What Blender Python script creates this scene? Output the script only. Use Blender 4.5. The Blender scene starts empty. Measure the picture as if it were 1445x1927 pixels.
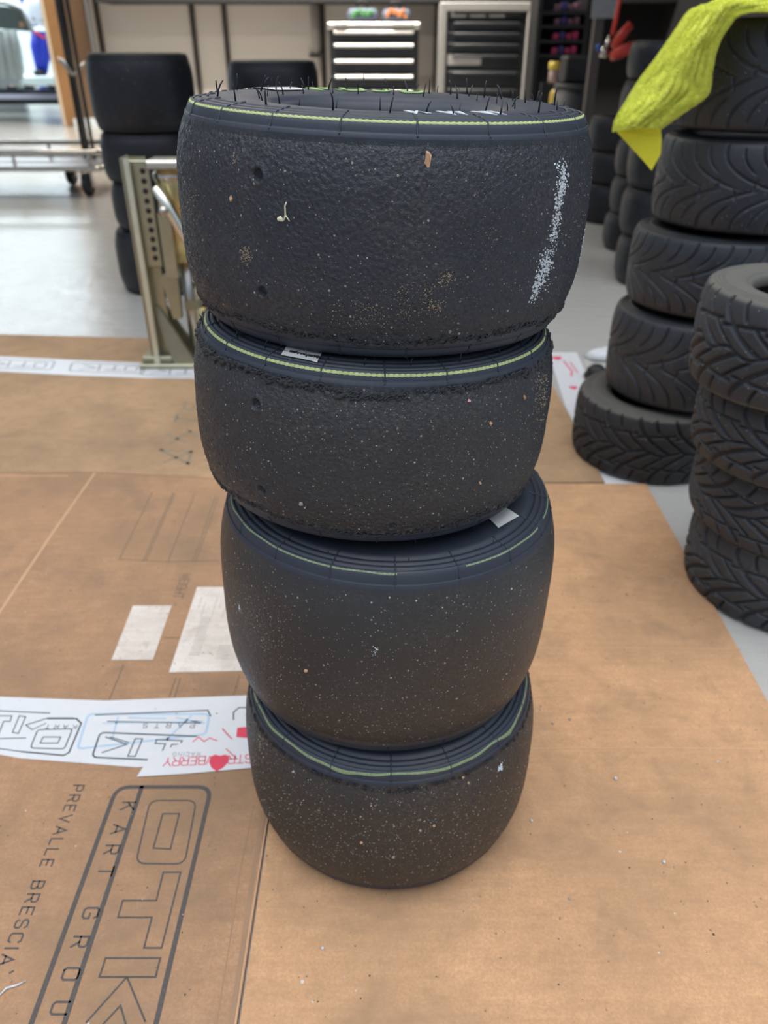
import bpy, math, random
import numpy as np
from mathutils import Vector, Matrix

C = bpy.context.scene
COL = C.collection
PI = math.pi
R = math.radians

# ------------------------------------------------------------------ camera, world, light
CAM_H, PITCH, FPX = 0.6407, R(31.0), 1450.0
cam = bpy.data.cameras.new('camera')
cam.sensor_fit = 'VERTICAL'; cam.sensor_height = 36.0; cam.sensor_width = 27.0
cam.lens = FPX / 1927.0 * 36.0
cam.clip_start = 0.02
cam.dof.use_dof = True; cam.dof.focus_distance = 0.46; cam.dof.aperture_fstop = 9.0
co = bpy.data.objects.new('camera', cam); COL.objects.link(co)
co.location = (0, 0, CAM_H); co.rotation_euler = (PI/2 - PITCH, 0, 0)
C.camera = co

SKY = 1.0
w = bpy.data.worlds.new('sky'); C.world = w; w.use_nodes = True
bg = w.node_tree.nodes['Background']
bg.inputs[1].default_value = 1.0
_nt = w.node_tree; _tc = _nt.nodes.new('ShaderNodeTexCoord'); _sx = _nt.nodes.new('ShaderNodeSeparateXYZ'); _cr = _nt.nodes.new('ShaderNodeValToRGB')
_nt.links.new(_tc.outputs['Generated'], _sx.inputs[0]); _mr = _nt.nodes.new('ShaderNodeMapRange')
_mr.inputs[1].default_value = -1; _mr.inputs[2].default_value = 1; _nt.links.new(_sx.outputs[2], _mr.inputs[0]); _nt.links.new(_mr.outputs[0], _cr.inputs[0])
_e = _cr.color_ramp.elements; _e[0].position = .47; _e[0].color = (.08, .08, .08, 1); _e[1].position = .52; _e[1].color = (.29, .345, .42, 1)
_q = _e.new(.75); _q.color = (.55, .65, .80, 1); _q = _e.new(.96); _q.color = (1.75, 1.9, 2.15, 1)
_nt.links.new(_cr.outputs[0], bg.inputs[0]); bg.inputs[1].default_value = SKY

sd = bpy.data.lights.new('sun', 'SUN'); sd.energy = 1.22; sd.angle = R(55); sd.color = (1, .97, .93)
so = bpy.data.objects.new('sun', sd); COL.objects.link(so); so.rotation_euler = (R(2), R(3), 0)

def area(name, loc, rot, sx, sy, e, col):
    d = bpy.data.lights.new(name, 'AREA'); d.shape = 'RECTANGLE'; d.size = sx; d.size_y = sy
    d.energy = e; d.color = col
    o = bpy.data.objects.new(name, d); COL.objects.link(o); o.location = loc; o.rotation_euler = rot
    return o
area('workshop_lamp', (-1.2, 4.4, 2.75), (0, 0, 0), 1.6, .2, 40, (1, .95, .86))
area('workshop_lamp', (-.7, 6.9, 2.7), (R(30), 0, 0), 3.0, .3, 300, (1, .93, .84))
area('showroom_lamp', (-5.4, 10.8, 2.8), (0, 0, 0), 2.4, 1.5, 100, (.84, .95, 1))
area('showroom_lamp', (-6.0, 13.6, 2.8), (0, 0, 0), 3.0, 1.6, 250, (.84, .95, 1))

vs = C.view_settings
C.display_settings.display_device = 'sRGB'
vs.view_transform = 'Standard'; vs.look = 'None'; vs.gamma = 1; vs.exposure = 0.0
vs.use_curve_mapping = False

# ------------------------------------------------------------------ helpers
def at(u, v, Y):
    """point of the world at distance Y in front of the camera (photo measurements)"""
    a = (u - 722.5)/FPX; b = (v - 963.5)/FPX
    c, s = math.cos(PITCH), math.sin(PITCH)
    r = Vector((a, c - b*s, -s - b*c))
    return Vector((0, 0, CAM_H)) + r*(Y/r.y)
def fl(u, v, z=0.0):
    a = (u - 722.5)/FPX; b = (v - 963.5)/FPX
    c, s = math.cos(PITCH), math.sin(PITCH)
    r = Vector((a, c - b*s, -s - b*c))
    return Vector((0, 0, CAM_H)) + r*((z - CAM_H)/r.z)

class N:
    """small node-tree helper"""
    def __init__(s, name):
        s.m = bpy.data.materials.new(name); s.m.use_nodes = True
        s.t = s.m.node_tree; s.b = s.t.nodes['Principled BSDF']; s.out = s.t.nodes['Material Output']
    def n(s, typ, **kw):
        x = s.t.nodes.new(typ)
        for k, v in kw.items():
            if k.startswith('i_'):
                x.inputs[k[2:].replace('_', ' ')].default_value = v
            else: setattr(x, k, v)
        return x
    def l(s, a, b): s.t.links.new(a, b)
    def math(s, op, a, b=None, clamp=False):
        x = s.n('ShaderNodeMath', operation=op); x.use_clamp = clamp
        for i, q in enumerate((a, b)):
            if q is None: continue
            if isinstance(q, (int, float)): x.inputs[i].default_value = q
            else: s.l(q, x.inputs[i])
        return x.outputs[0]
    def mix(s, f, a, b):
        x = s.n('ShaderNodeMix', data_type='RGBA')
        for k, q in ((0, f), (6, a), (7, b)):
            if isinstance(q, (int, float)): x.inputs[k].default_value = q
            elif isinstance(q, tuple): x.inputs[k].default_value = (*q, 1) if len(q) == 3 else q
            else: s.l(q, x.inputs[k])
        return x.outputs[2]
    def noise(s, vec, scale, detail=3, rough=.55, dist=0.0):
        x = s.n('ShaderNodeTexNoise'); x.inputs['Scale'].default_value = scale
        x.inputs['Detail'].default_value = detail; x.inputs['Roughness'].default_value = rough
        x.inputs['Distortion'].default_value = dist
        s.l(vec, x.inputs['Vector']); return x.outputs['Fac']
    def ramp(s, f, stops):
        x = s.n('ShaderNodeMapRange'); x.clamp = True
        x.inputs[1].default_value, x.inputs[2].default_value, x.inputs[3].default_value, x.inputs[4].default_value = stops
        s.l(f, x.inputs[0]); return x.outputs[0]
    def obj(s):
        return s.n('ShaderNodeTexCoord').outputs['Object']
    def bump(s, h, strength, dist, normal=None):
        x = s.n('ShaderNodeBump'); x.inputs['Strength'].default_value = strength
        x.inputs['Distance'].default_value = dist; s.l(h, x.inputs['Height'])
        if normal: s.l(normal, x.inputs['Normal'])
        return x.outputs[0]

def simple(name, col, rough=.5, metal=0.0, var=.15, scale=40, bump=0.0, emit=0, spec=.5):
    k = N(name); o = k.obj(); nz = k.noise(o, scale)
    lo = tuple(c*(1-var) for c in col); hi = tuple(min(1, c*(1+var)) for c in col)
    k.l(k.mix(nz, lo, hi), k.b.inputs['Base Color'])
    k.b.inputs['Roughness'].default_value = rough; k.b.inputs['Metallic'].default_value = metal
    k.b.inputs['Specular IOR Level'].default_value = spec
    if bump: k.l(k.bump(k.noise(o, scale*6), bump, .001), k.b.inputs['Normal'])
    if emit:
        k.b.inputs['Emission Color'].default_value = (*col, 1); k.b.inputs['Emission Strength'].default_value = emit
    return k.m

class MB:
    def __init__(s): s.v = []; s.f = []
    def add(s, vs, fs):
        n = len(s.v); s.v += [tuple(q) for q in vs]; s.f += [tuple(i+n for i in q) for q in fs]; return s
    def box(s, c, d, rz=0.0, M=None, bev=0.0):
        x, y, z = (q/2 for q in d)
        if bev <= 0:
            P = [(-x,-y,-z),(x,-y,-z),(x,y,-z),(-x,y,-z),(-x,-y,z),(x,-y,z),(x,y,z),(-x,y,z)]
            F = [(3,2,1,0),(4,5,6,7),(0,1,5,4),(1,2,6,5),(2,3,7,6),(3,0,4,7)]
        else:
            b = min(bev, x*.9, y*.9, z*.9); P = []
            for zz, ins in ((-z, b), (-z+b, 0), (z-b, 0), (z, b)):
                for (sx, sy) in ((-1,-1),(1,-1),(1,1),(-1,1)):
                    px, py = sx*(x-ins), sy*(y-ins)
                    P.append((px - sx*b if ins == 0 else px, py, zz)); P.append((px, py - sy*b if ins == 0 else py, zz))
            F = []
            order = [0,1,3,2,4,5,7,6]
            order = [1,0,2,3,5,4,6,7]
            for k in range(3):
                for i in range(8):
                    a, q = order[i], order[(i+1) % 8]
                    F.append((k*8+a, k*8+q, k*8+8+q, k*8+8+a))
            F.append(tuple(order[::-1])); F.append(tuple(24+i for i in order))
        cr, sr = math.cos(rz), math.sin(rz)
        if M is None: P = [(c[0]+p[0]*cr-p[1]*sr, c[1]+p[0]*sr+p[1]*cr, c[2]+p[2]) for p in P]
        else: P = [tuple(M @ Vector(p) + Vector(c)) for p in P]
        return s.add(P, F)
    def tube(s, pts, r, seg=10, cap=True, closed=False):
        pts = [Vector(p) for p in pts]; n = len(pts)
        rs = r if isinstance(r, (list, tuple)) else [r]*n
        base = len(s.v); prev = None
        for i, p in enumerate(pts):
            if closed: t = pts[(i+1) % n] - pts[i-1]
            else: t = pts[min(i+1, n-1)] - pts[max(i-1, 0)]
            t.normalize()
            if prev is None:
                a = Vector((0,0,1)) if abs(t.z) < .9 else Vector((1,0,0))
            else: a = prev
            x = (a - t*a.dot(t)).normalized(); y = t.cross(x); prev = x
            for k in range(seg):
                q = 2*PI*k/seg; s.v.append(tuple(p + (x*math.cos(q)+y*math.sin(q))*rs[i]))
        for i in range(n if closed else n-1):
            for k in range(seg):
                a = base+i*seg+k; b = base+i*seg+(k+1) % seg
                j = (i+1) % n
                s.f.append((a, b, base+j*seg+(k+1) % seg, base+j*seg+k))
        if cap and not closed:
            s.f.append(tuple(base+k for k in range(seg))[::-1]); s.f.append(tuple(base+(n-1)*seg+k for k in range(seg)))
        return s
    def lathe(s, prof, seg=32, c=(0,0,0), M=None, closed=False):
        base = len(s.v); n = len(prof)
        for (r, h) in prof:
            for k in range(seg):
                q = 2*PI*k/seg; p = Vector((r*math.cos(q), r*math.sin(q), h))
                if M is not None: p = M @ p
                s.v.append(tuple(p + Vector(c)))
        for i in range(n if closed else n-1):
            j = (i+1) % n
            for k in range(seg):
                k2 = (k+1) % seg
                s.f.append((base+i*seg+k, base+i*seg+k2, base+j*seg+k2, base+j*seg+k))
        return s
    def prism(s, poly, z0, z1):
        n = len(poly); base = len(s.v)
        s.v += [(p[0], p[1], z0) for p in poly] + [(p[0], p[1], z1) for p in poly]
        ar = sum(poly[i][0]*poly[(i+1) % n][1]-poly[(i+1) % n][0]*poly[i][1] for i in range(n))
        o = range(n) if ar > 0 else range(n-1, -1, -1); o = list(o)
        s.f.append(tuple(base+i for i in o[::-1])); s.f.append(tuple(base+n+i for i in o))
        for i in range(n):
            a, b = o[i], o[(i+1) % n]; s.f.append((base+a, base+b, base+n+b, base+n+a))
        return s
    def slab(s, poly3, d):
        """polygon of 3-D points thickened along vector d"""
        n = len(poly3); base = len(s.v); d = Vector(d)
        s.v += [tuple(p) for p in poly3] + [tuple(Vector(p)+d) for p in poly3]
        s.f.append(tuple(base+i for i in range(n))[::-1]); s.f.append(tuple(base+n+i for i in range(n)))
        for i in range(n):
            j = (i+1) % n; s.f.append((base+i, base+j, base+n+j, base+n+i))
        return s
    def ribbon(s, pts, wd, z, h=.0002, closed=False):
        P = [Vector(p[:2]) for p in pts]; Q = [P[0]]
        for p in P[1:]:
            if (p-Q[-1]).length > 1e-6: Q.append(p)
        if closed and (Q[0]-Q[-1]).length < 1e-6: Q.pop()
        n = len(Q)
        if n < 2: return s
        base = len(s.v)
        for i, p in enumerate(Q):
            a = (p-Q[i-1]) if (i > 0 or closed) else None; c = (Q[(i+1) % n]-p) if (i < n-1 or closed) else None
            a = a.normalized() if a is not None else c.normalized(); c = c.normalized() if c is not None else a
            na = Vector((-a.y, a.x)); nc = Vector((-c.y, c.x)); m = na+nc
            if m.length < .2: m = na
            m.normalize(); k = min(2.5, 1/max(.3, m.dot(na)))
            e = Vector((0, 0))
            if not closed and i == 0: e = -c*wd*.4
            if not closed and i == n-1: e = a*wd*.4
            for sg, zz in ((1, z-.0002), (1, z+h), (-1, z+h), (-1, z-.0002)):
                q = p+e+m*(sg*wd/2*k); s.v.append((q.x, q.y, zz))
        for i in range(n if closed else n-1):
            j = (i+1) % n
            for q in range(3): s.f.append((base+i*4+q, base+i*4+q+1, base+j*4+q+1, base+j*4+q))
        if not closed:
            s.f.append((base, base+1, base+2, base+3)); l = base+(n-1)*4; s.f.append((l+3, l+2, l+1, l))
        return s
    def build(s, name, mat, parent=None, smooth=False, world=False):
        me = bpy.data.meshes.new(name)
        v = s.v
        if world and parent is not None:
            L = parent.location; v = [(p[0]-L[0], p[1]-L[1], p[2]-L[2]) for p in v]
        me.from_pydata(v, [], s.f); me.update()
        if smooth: me.polygons.foreach_set('use_smooth', [True]*len(me.polygons))
        if mat: me.materials.append(mat)
        o = bpy.data.objects.new(name, me); COL.objects.link(o)
        if parent is not None: o.parent = parent
        return o

def thing(name, label, cat, loc=(0,0,0), group=None, rot=(0,0,0)):
    o = bpy.data.objects.new(name, None); o.empty_display_size = .05; COL.objects.link(o)
    o.location = loc; o.rotation_euler = rot; o['label'] = label; o['category'] = cat
    if group: o['group'] = group
    return o
def tag(o, label, cat, group=None):
    o['label'] = label; o['category'] = cat
    if group: o['group'] = group
    return o
def struct(o): o['kind'] = 'structure'; return o
def chain(o):                                           # mesh whose verts are world coords: move origin to its base centre
    me = o.data; n = len(me.vertices); a = np.empty(n*3); me.vertices.foreach_get('co', a); a = a.reshape(-1, 3)
    c = Vector(((a[:,0].min()+a[:,0].max())/2, (a[:,1].min()+a[:,1].max())/2, a[:,2].min()))
    a -= np.array(c); me.vertices.foreach_set('co', a.ravel()); me.update(); o.location = c; return o

# stroke lettering: unit cell 0..1 high, 0..w wide
GL = {
 'A': (.8, [[(0,0),(.4,1),(.8,0)], [(.13,.33),(.67,.33)]]),
 'B': (.7, [[(0,0),(0,1),(.5,1),(.62,.88),(.62,.64),(.5,.53),(0,.53)], [(.5,.53),(.68,.4),(.68,.13),(.54,0),(0,0)]]),
 'C': (.7, [[(.7,.82),(.6,1),(.14,1),(0,.86),(0,.14),(.14,0),(.6,0),(.7,.18)]]),
 'D': (.7, [[(0,0),(0,1),(.5,1),(.7,.8),(.7,.2),(.5,0),(0,0)]]),
 'E': (.62, [[(.62,1),(0,1),(0,0),(.62,0)], [(0,.52),(.52,.52)]]),
 'F': (.6, [[(.6,1),(0,1),(0,0)], [(0,.52),(.5,.52)]]),
 'G': (.74, [[(.72,.82),(.6,1),(.14,1),(0,.86),(0,.14),(.14,0),(.6,0),(.74,.14),(.74,.46),(.4,.46)]]),
 'H': (.7, [[(0,0),(0,1)], [(.7,0),(.7,1)], [(0,.5),(.7,.5)]]),
 'I': (.05, [[(.02,0),(.02,1)]]),
 'J': (.55, [[(.55,1),(.55,.15),(.42,0),(.12,0),(0,.15)]]),
 'K': (.68, [[(0,0),(0,1)], [(.66,1),(.02,.42)], [(.24,.62),(.68,0)]]),
 'L': (.58, [[(0,1),(0,0),(.58,0)]]),
 'M': (.8, [[(0,0),(0,1),(.4,.35),(.8,1),(.8,0)]]),
 'N': (.7, [[(0,0),(0,1),(.7,0),(.7,1)]]),
 'O': (.74, [[(.14,0),(0,.14),(0,.86),(.14,1),(.6,1),(.74,.86),(.74,.14),(.6,0),(.14,0)]]),
 'P': (.66, [[(0,0),(0,1),(.52,1),(.66,.88),(.66,.56),(.52,.44),(0,.44)]]),
 'R': (.68, [[(0,0),(0,1),(.54,1),(.68,.88),(.68,.58),(.54,.46),(0,.46)], [(.36,.46),(.68,0)]]),
 'S': (.66, [[(.64,.84),(.52,1),(.14,1),(0,.88),(0,.64),(.14,.53),(.52,.5),(.66,.38),(.66,.12),(.52,0),(.14,0),(0,.16)]]),
 'T': (.7, [[(0,1),(.7,1)], [(.35,1),(.35,0)]]),
 'U': (.72, [[(0,1),(0,.14),(.14,0),(.58,0),(.72,.14),(.72,1)]]),
 'V': (.76, [[(0,1),(.38,0),(.76,1)]]),
 'W': (1.0, [[(0,1),(.25,0),(.5,.8),(.75,0),(1,1)]]),
 'Y': (.74, [[(0,1),(.37,.45),(.74,1)], [(.37,.45),(.37,0)]]),
 '1': (.3, [[(0,.8),(.25,1),(.25,0)]]),
 '`': (.1, [[(0,1.35),(.14,1.15)]]),
 '-': (.5, [[(0,.5),(.5,.5)]]),
 '.': (.1, [[(.02,0),(.08,.04)]]),
 ' ': (.5, []),
}
def lettering(mb, text, origin, dirx, diry, size, wd, z, gap=.28, xs=1.0, h=.0002):
    o = Vector(origin[:2]); dx = Vector(dirx[:2]).normalized(); dy = Vector(diry[:2]).normalized(); x = 0.0
    for ch in text:
        w0, strokes = GL[ch]
        for st in strokes:
            mb.ribbon([o + dx*((x+p[0]*xs)*size) + dy*(p[1]*size) for p in st], wd, z, h)
        x += w0*xs + gap
    return x*size
def rrect(a, b, c, d, r, n=5):
    """rounded quad from four 2-D corners"""
    P = [Vector(q[:2]) for q in (a, b, c, d)]; out = []
    for i in range(4):
        p0, p, p1 = P[i-1], P[i], P[(i+1) % 4]
        e0 = p + (p0-p).normalized()*r; e1 = p + (p1-p).normalized()*r
        for k in range(n+1):
            t = k/n; out.append(e0*(1-t)**2 + p*2*t*(1-t) + e1*t*t)
    return out

# ------------------------------------------------------------------ materials
def rubber(name, speck=.5, dirt=.3, seed=0.0, side=(.019,.025,.040), tread=(.016,.018,.023), grit=1.0, rough=.38, siderough=.46, sspec=.6, tspec=.62):
    k = N(name); o = k.obj()
    mp = k.n('ShaderNodeMapping'); mp.inputs['Location'].default_value = (seed, seed*.7, seed*1.3); k.l(o, mp.inputs['Vector']); o = mp.outputs[0]
    at_ = k.n('ShaderNodeAttribute', attribute_name='tread').outputs['Fac']
    big = k.noise(o, 14, 4); mid = k.noise(o, 60, 5, .6); fine = k.noise(o, 420, 4, .6, .6)
    tr = k.mix(mid, tuple(c*.75 for c in tread), tuple(c*1.3 for c in tread))
    dm = k.math('MULTIPLY', k.ramp(big, (.42, .68, 0, 1)), k.ramp(fine, (.45, .72, 0, 1)))
    dm = k.math('MULTIPLY', dm, dirt)
    tr = k.mix(dm, tr, (.19, .155, .11))
    # crumbs pressed into the tread
    for sc, thr, size in ((330, .965-.05*speck, .24), (560, .95-.10*speck, .22), (170, .985-.02*speck, .16)):
        vo = k.n('ShaderNodeTexVoronoi'); vo.inputs['Scale'].default_value = sc; k.l(o, vo.inputs['Vector'])
        sp = k.n('ShaderNodeSeparateColor'); k.l(vo.outputs['Color'], sp.inputs[0])
        m_ = k.math('MULTIPLY', k.math('GREATER_THAN', sp.outputs[0], thr), k.math('LESS_THAN', vo.outputs['Distance'], size))
        cc = k.mix(sp.outputs[1], (.50, .46, .42), (.30, .20, .13))
        m_ = k.math('MULTIPLY', m_, k.ramp(sp.outputs[2], (0, 1, .35, 1)))
        tr = k.mix(m_, tr, cc)
    sd_ = k.mix(mid, tuple(c*.85 for c in side), tuple(c*1.25 for c in side))
    sd_ = k.mix(k.math('MULTIPLY', k.ramp(big, (.5, .75, 0, 1)), .12), sd_, (.12, .11, .09))
    k.l(k.mix(at_, sd_, tr), k.b.inputs['Base Color'])
    k.l(k.mix(at_, k.mix(mid, (siderough,)*3, (siderough+.22,)*3), k.mix(mid, (rough-.08,)*3, (rough+.12,)*3)), k.b.inputs['Roughness'])
    h = k.math('ADD', k.math('MULTIPLY', fine, .7), k.math('MULTIPLY', k.noise(o, 1100, 3, .6), .35))
    h = k.math('ADD', h, k.math('MULTIPLY', k.noise(o, 190, 3, .55, .8), .45))
    h = k.math('MULTIPLY', h, k.math('MAXIMUM', at_, .07))
    k.l(k.ramp(at_, (0, 1, sspec, tspec)), k.b.inputs['Specular IOR Level'])
    k.l(k.bump(h, .85*grit, .0016), k.b.inputs['Normal'])
    return k.m

M_SLICK = [rubber('worn_rubber_top', .35, .30, 0.0, tread=(.0125,.016,.025), rough=.36),
           rubber('worn_rubber_second', .85, .25, 1.7),
           rubber('worn_rubber_third', .8, .22, 3.1, grit=.6, tread=(.019,.0205,.023)),
           rubber('worn_rubber_bottom', 1.15, .30, 5.3, tread=(.024,.0245,.025), grit=.9)]
M_BGS = rubber('smooth_slick_rubber', .05, .12, 2.0, grit=.12, rough=.42, tread=(.007,.008,.012), side=(.008,.009,.011), sspec=.35, tspec=.42)
M_WET = rubber('rain_rubber', .1, .12, 4.0, grit=.25, rough=.46, tread=(.020,.025,.033), side=(.014,.016,.02))
M_WETD = rubber('dusty_rain_rubber', .12, .22, 6.0, grit=.5, rough=.62, tread=(.030,.034,.041), side=(.105,.10,.085), siderough=.75)
M_WETD2 = rubber('dark_rain_rubber', .1, .10, 7.0, grit=.5, rough=.65, tread=(.012,.0125,.014), side=(.095,.088,.075), siderough=.75)
M_STRIPE = simple('lime_stripe', (.44, .50, .20), .55, var=.3, scale=300)
M_STRIPE2 = simple('worn_green_stripe', (.22, .28, .15), .6, var=.6, scale=500)
M_HAIR = simple('rubber_hair', (.022, .024, .03), .45)
M_BURR = simple('torn_rubber', (.018, .019, .022), .55, var=.4, scale=300, bump=.6)
M_WHITE = simple('white_label', (.62, .62, .58), .6, var=.08)
M_INK = simple('black_ink', (.03, .03, .035), .7)
M_CHALK = simple('chalk', (.60, .64, .66), .9, var=.2, scale=400)
M_TAN = simple('tan_grit', (.32, .25, .17), .9, var=.4, scale=500)
M_WOOD = simple('wood_chip', (.55, .33, .19), .85, var=.4, scale=300)
M_PINK = simple('pink_grit', (.72, .36, .36), .85)
M_STONE = simple('stone', (.36, .34, .31), .4, var=.4, scale=300)
M_FLUFF = simple('fluff', (.72, .68, .48), .9)

def cardboard(name, seed, col=(.475, .268, .135), dark=.5):
    k = N(name); o = k.obj()
    mp = k.n('ShaderNodeMapping'); mp.inputs['Location'].default_value = (seed, seed*.6, 0); k.l(o, mp.inputs['Vector']); v = mp.outputs[0]
    mp2 = k.n('ShaderNodeMapping'); mp2.inputs['Scale'].default_value = (1.2, 9, 1); k.l(v, mp2.inputs['Vector'])
    big = k.noise(v, 4.5, 6, .62); band = k.noise(mp2.outputs[0], 14, 5, .65); fib = k.noise(v, 420, 4, .65); mid = k.noise(v, 26, 6, .7, .4); blot = k.noise(v, 9, 6, .7, .8)
    c = k.mix(k.ramp(band, (.25, .75, 0, 1)), tuple(q*.88 for q in col), tuple(min(1, q*1.12) for q in col))
    c = k.mix(k.math('MULTIPLY', k.ramp(big, (.42, .66, 0, 1)), dark), c, (.30, .195, .115))
    c = k.mix(k.math('MULTIPLY', k.ramp(blot, (.50, .72, 0, 1)), .75*dark), c, (.22, .150, .098))
    c = k.mix(k.math('MULTIPLY', k.ramp(mid, (.50, .78, 0, 1)), .55), c, (.25, .165, .10))
    c = k.mix(k.math('MULTIPLY', k.ramp(mid, (.22, .42, 1, 0)), .35), c, tuple(min(1, q*1.35+.03) for q in col))
    c = k.mix(k.math('MULTIPLY', k.ramp(fib, (.35, .65, 0, 1)), .5), c, tuple(q*.62 for q in col))
    for sc, thr, sz, cc in ((130, .985, .12, (.05,.045,.04)), (210, .975, .14, (.55,.47,.38)), (300, .975, .18, (.12,.08,.05)), (60, .985, .06, (.6,.58,.55))):
        vo = k.n('ShaderNodeTexVoronoi'); vo.inputs['Scale'].default_value = sc; k.l(v, vo.inputs['Vector'])
        sp = k.n('ShaderNodeSeparateColor'); k.l(vo.outputs['Color'], sp.inputs[0])
        m_ = k.math('MULTIPLY', k.math('GREATER_THAN', sp.outputs[0], thr), k.math('LESS_THAN', vo.outputs['Distance'], k.math('MULTIPLY', sp.outputs[1], sz*1.6)))
        c = k.mix(m_, c, cc)
    k.l(c, k.b.inputs['Base Color']); k.b.inputs['Roughness'].default_value = .8; k.b.inputs['Specular IOR Level'].default_value = .25
    wv = k.n('ShaderNodeTexWave', wave_type='BANDS', bands_direction='Y'); wv.inputs['Scale'].default_value = 55; wv.inputs['Distortion'].default_value = 1.0; k.l(v, wv.inputs['Vector'])
    h = k.math('ADD', k.math('MULTIPLY', wv.outputs['Fac'], .12), k.math('ADD', k.math('MULTIPLY', fib, .5), mid))
    k.l(k.bump(h, .22, .0012), k.b.inputs['Normal'])
    return k.m
M_CARD_L = cardboard('cardboard_printed', 0.0, (.46, .262, .145), .85)
M_CARD_R = cardboard('cardboard_plain', 3.0, (.64, .365, .19), .5)
M_CARD_F = cardboard('cardboard_far', 7.0, (.50, .315, .175), .65)
M_CREASE = simple('card_crease', (.55, .33, .18), .8)
M_CREASED = simple('card_crease_dark', (.33, .20, .115), .85)
M_PRINT = simple('grey_print', (.085, .072, .064), .75, var=.45, scale=500)
M_PRINTF = simple('faded_print', (.21, .145, .09), .8, var=.3, scale=200)

# floor: pale grey epoxy
k = N('epoxy_floor'); o = k.n('ShaderNodeTexCoord').outputs['Object']
nb = k.noise(o, 1.3, 4); nf = k.noise(o, 40, 3)
c = k.mix(nb, (.44, .42, .385), (.52, .50, .465)); c = k.mix(k.math('MULTIPLY', k.ramp(nf, (.55, .8, 0, 1)), .25), c, (.38, .35, .31))
k.l(c, k.b.inputs['Base Color']); mpf = k.n('ShaderNodeMapping'); mpf.inputs['Scale'].default_value = (1.5, 5, 1); k.l(o, mpf.inputs['Vector'])
k.l(k.ramp(k.noise(mpf.outputs[0], 4, 5, .7), (.3, .7, .08, .22)), k.b.inputs['Roughness'])
k.l(k.bump(k.noise(mpf.outputs[0], 7, 5, .65), .45, .007), k.b.inputs['Normal'])
M_FLOOR = k.m
# back wall: beige woven-looking panels
k = N('beige_wall'); o = k.obj(); nz = k.noise(o, 120, 2); nb = k.noise(o, 2, 3)
k.l(k.mix(nb, k.mix(nz, (.60, .545, .485), (.68, .62, .55)), (.66, .60, .535)), k.b.inputs['Base Color'])
k.b.inputs['Roughness'].default_value = .75; M_WALL = k.m
M_DARKWALL = simple('dark_wall', (.012, .012, .013), .8)
M_CEIL = simple('ceiling', (.16, .155, .15), .9)
M_WHITEWALL = simple('white_showroom_wall', (.66, .72, .74), .6, var=.06, scale=3)
M_SEAM = simple('dark_joint', (.045, .036, .03), .7)
M_PIPE = simple('beige_pipe', (.42, .38, .34), .45)
M_CHROME = simple('chrome', (.52, .485, .43), .18, 1.0, var=.08, scale=30)
M_STEEL = simple('dull_steel', (.50, .48, .45), .35, 1.0)
M_BLACKMETAL = simple('black_metal', (.018, .020, .022), .32, 0.0, spec=.6)
M_BLACK = simple('black_plastic', (.010, .010, .011), .55)
M_ALU = simple('satin_aluminium', (.42, .405, .385), .35, .75)
M_GREYFRAME = simple('grey_frame', (.30, .29, .27), .45)
M_ZINC = simple('olive_zinc', (.40, .385, .27), .33, .75, var=.2, scale=25)
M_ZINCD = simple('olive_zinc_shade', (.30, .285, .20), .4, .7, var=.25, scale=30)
M_BRASS = simple('yellow_zinc', (.62, .50, .24), .28, .85, var=.2, scale=12)
M_HOLE = simple('hole_dark', (.02, .02, .018), .8)
M_BROWN = simple('brown_door', (.155, .088, .045), .5, var=.25, scale=6)
M_BROWNL = simple('brown_door_edge', (.30, .155, .06), .5, var=.2, scale=6)
M_CREAM = simple('cream_edge', (.56, .46, .34), .5)
M_RED = simple('red_print', (.70, .05, .10), .6)
M_REDH = simple('red_hose', (.62, .05, .03), .4)
M_TAPE = simple('white_tape', (.68, .68, .69), .38, var=.06, scale=60)
M_TAPE2 = simple('grey_print_tape', (.30, .30, .32), .5)
M_BLUET = simple('blue_print', (.42, .55, .68), .5)
M_LABEL = cardboard('torn_paper_label', 11.0, (.86, .77, .68), .3)

# ------------------------------------------------------------------ setting
fm = MB(); fm.box((0, 7.5, -.05), (18, 19, .1)); struct(fm.build('floor', M_FLOOR))
xk = at(1012, 80, 8.5).x
b = MB(); b.box(((xk-2.75)/2, 8.55, 1.5), (xk+2.75, .1, 3.0)); struct(b.build('wall_back', M_WALL))
b = MB(); b.box(((xk+2.6)/2, 8.55, 1.5), (2.6-xk, .1, 3.0)); struct(b.build('wall_corner', M_DARKWALL))
b = MB(); b.box((2.6, 5.2, 1.5), (.1, 6.6, 3.0)); struct(b.build('wall_right', M_DARKWALL))
b = MB(); b.box((-8.9, 8.5, 1.5), (.1, 15, 3.0)); struct(b.build('wall_left', M_WHITEWALL))
b = MB(); b.box((-5.3, 16.0, 1.5), (7.2, .1, 3.0)); struct(b.build('wall_showroom', M_WHITEWALL))
b = MB(); b.box((-2.70, 12.3, 1.5), (.1, 7.4, 3.0)); struct(b.build('wall_partition', M_WHITEWALL))
b = MB(); b.box((0, 9.0, 3.05), (18, 14, .1)); struct(b.build('ceiling', M_CEIL))

# joints and the dark band along the top of the beige wall
tm = MB()
for u, v in ((185, 40), (365, 60), (425, 60), (607, 60), (822, 40)):
    p = at(u, v, 8.49); tm.box((p.x, 8.49, 1.5), (.045, .03, 3.0))
struct(tm.build('trim_1', M_SEAM))
p = at(400, 6, 8.2)
b = MB(); b.box((.3, 8.25, p.z + .55), (5.6, .5, 1.1)); struct(b.build('trim_2', M_DARKWALL))

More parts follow.
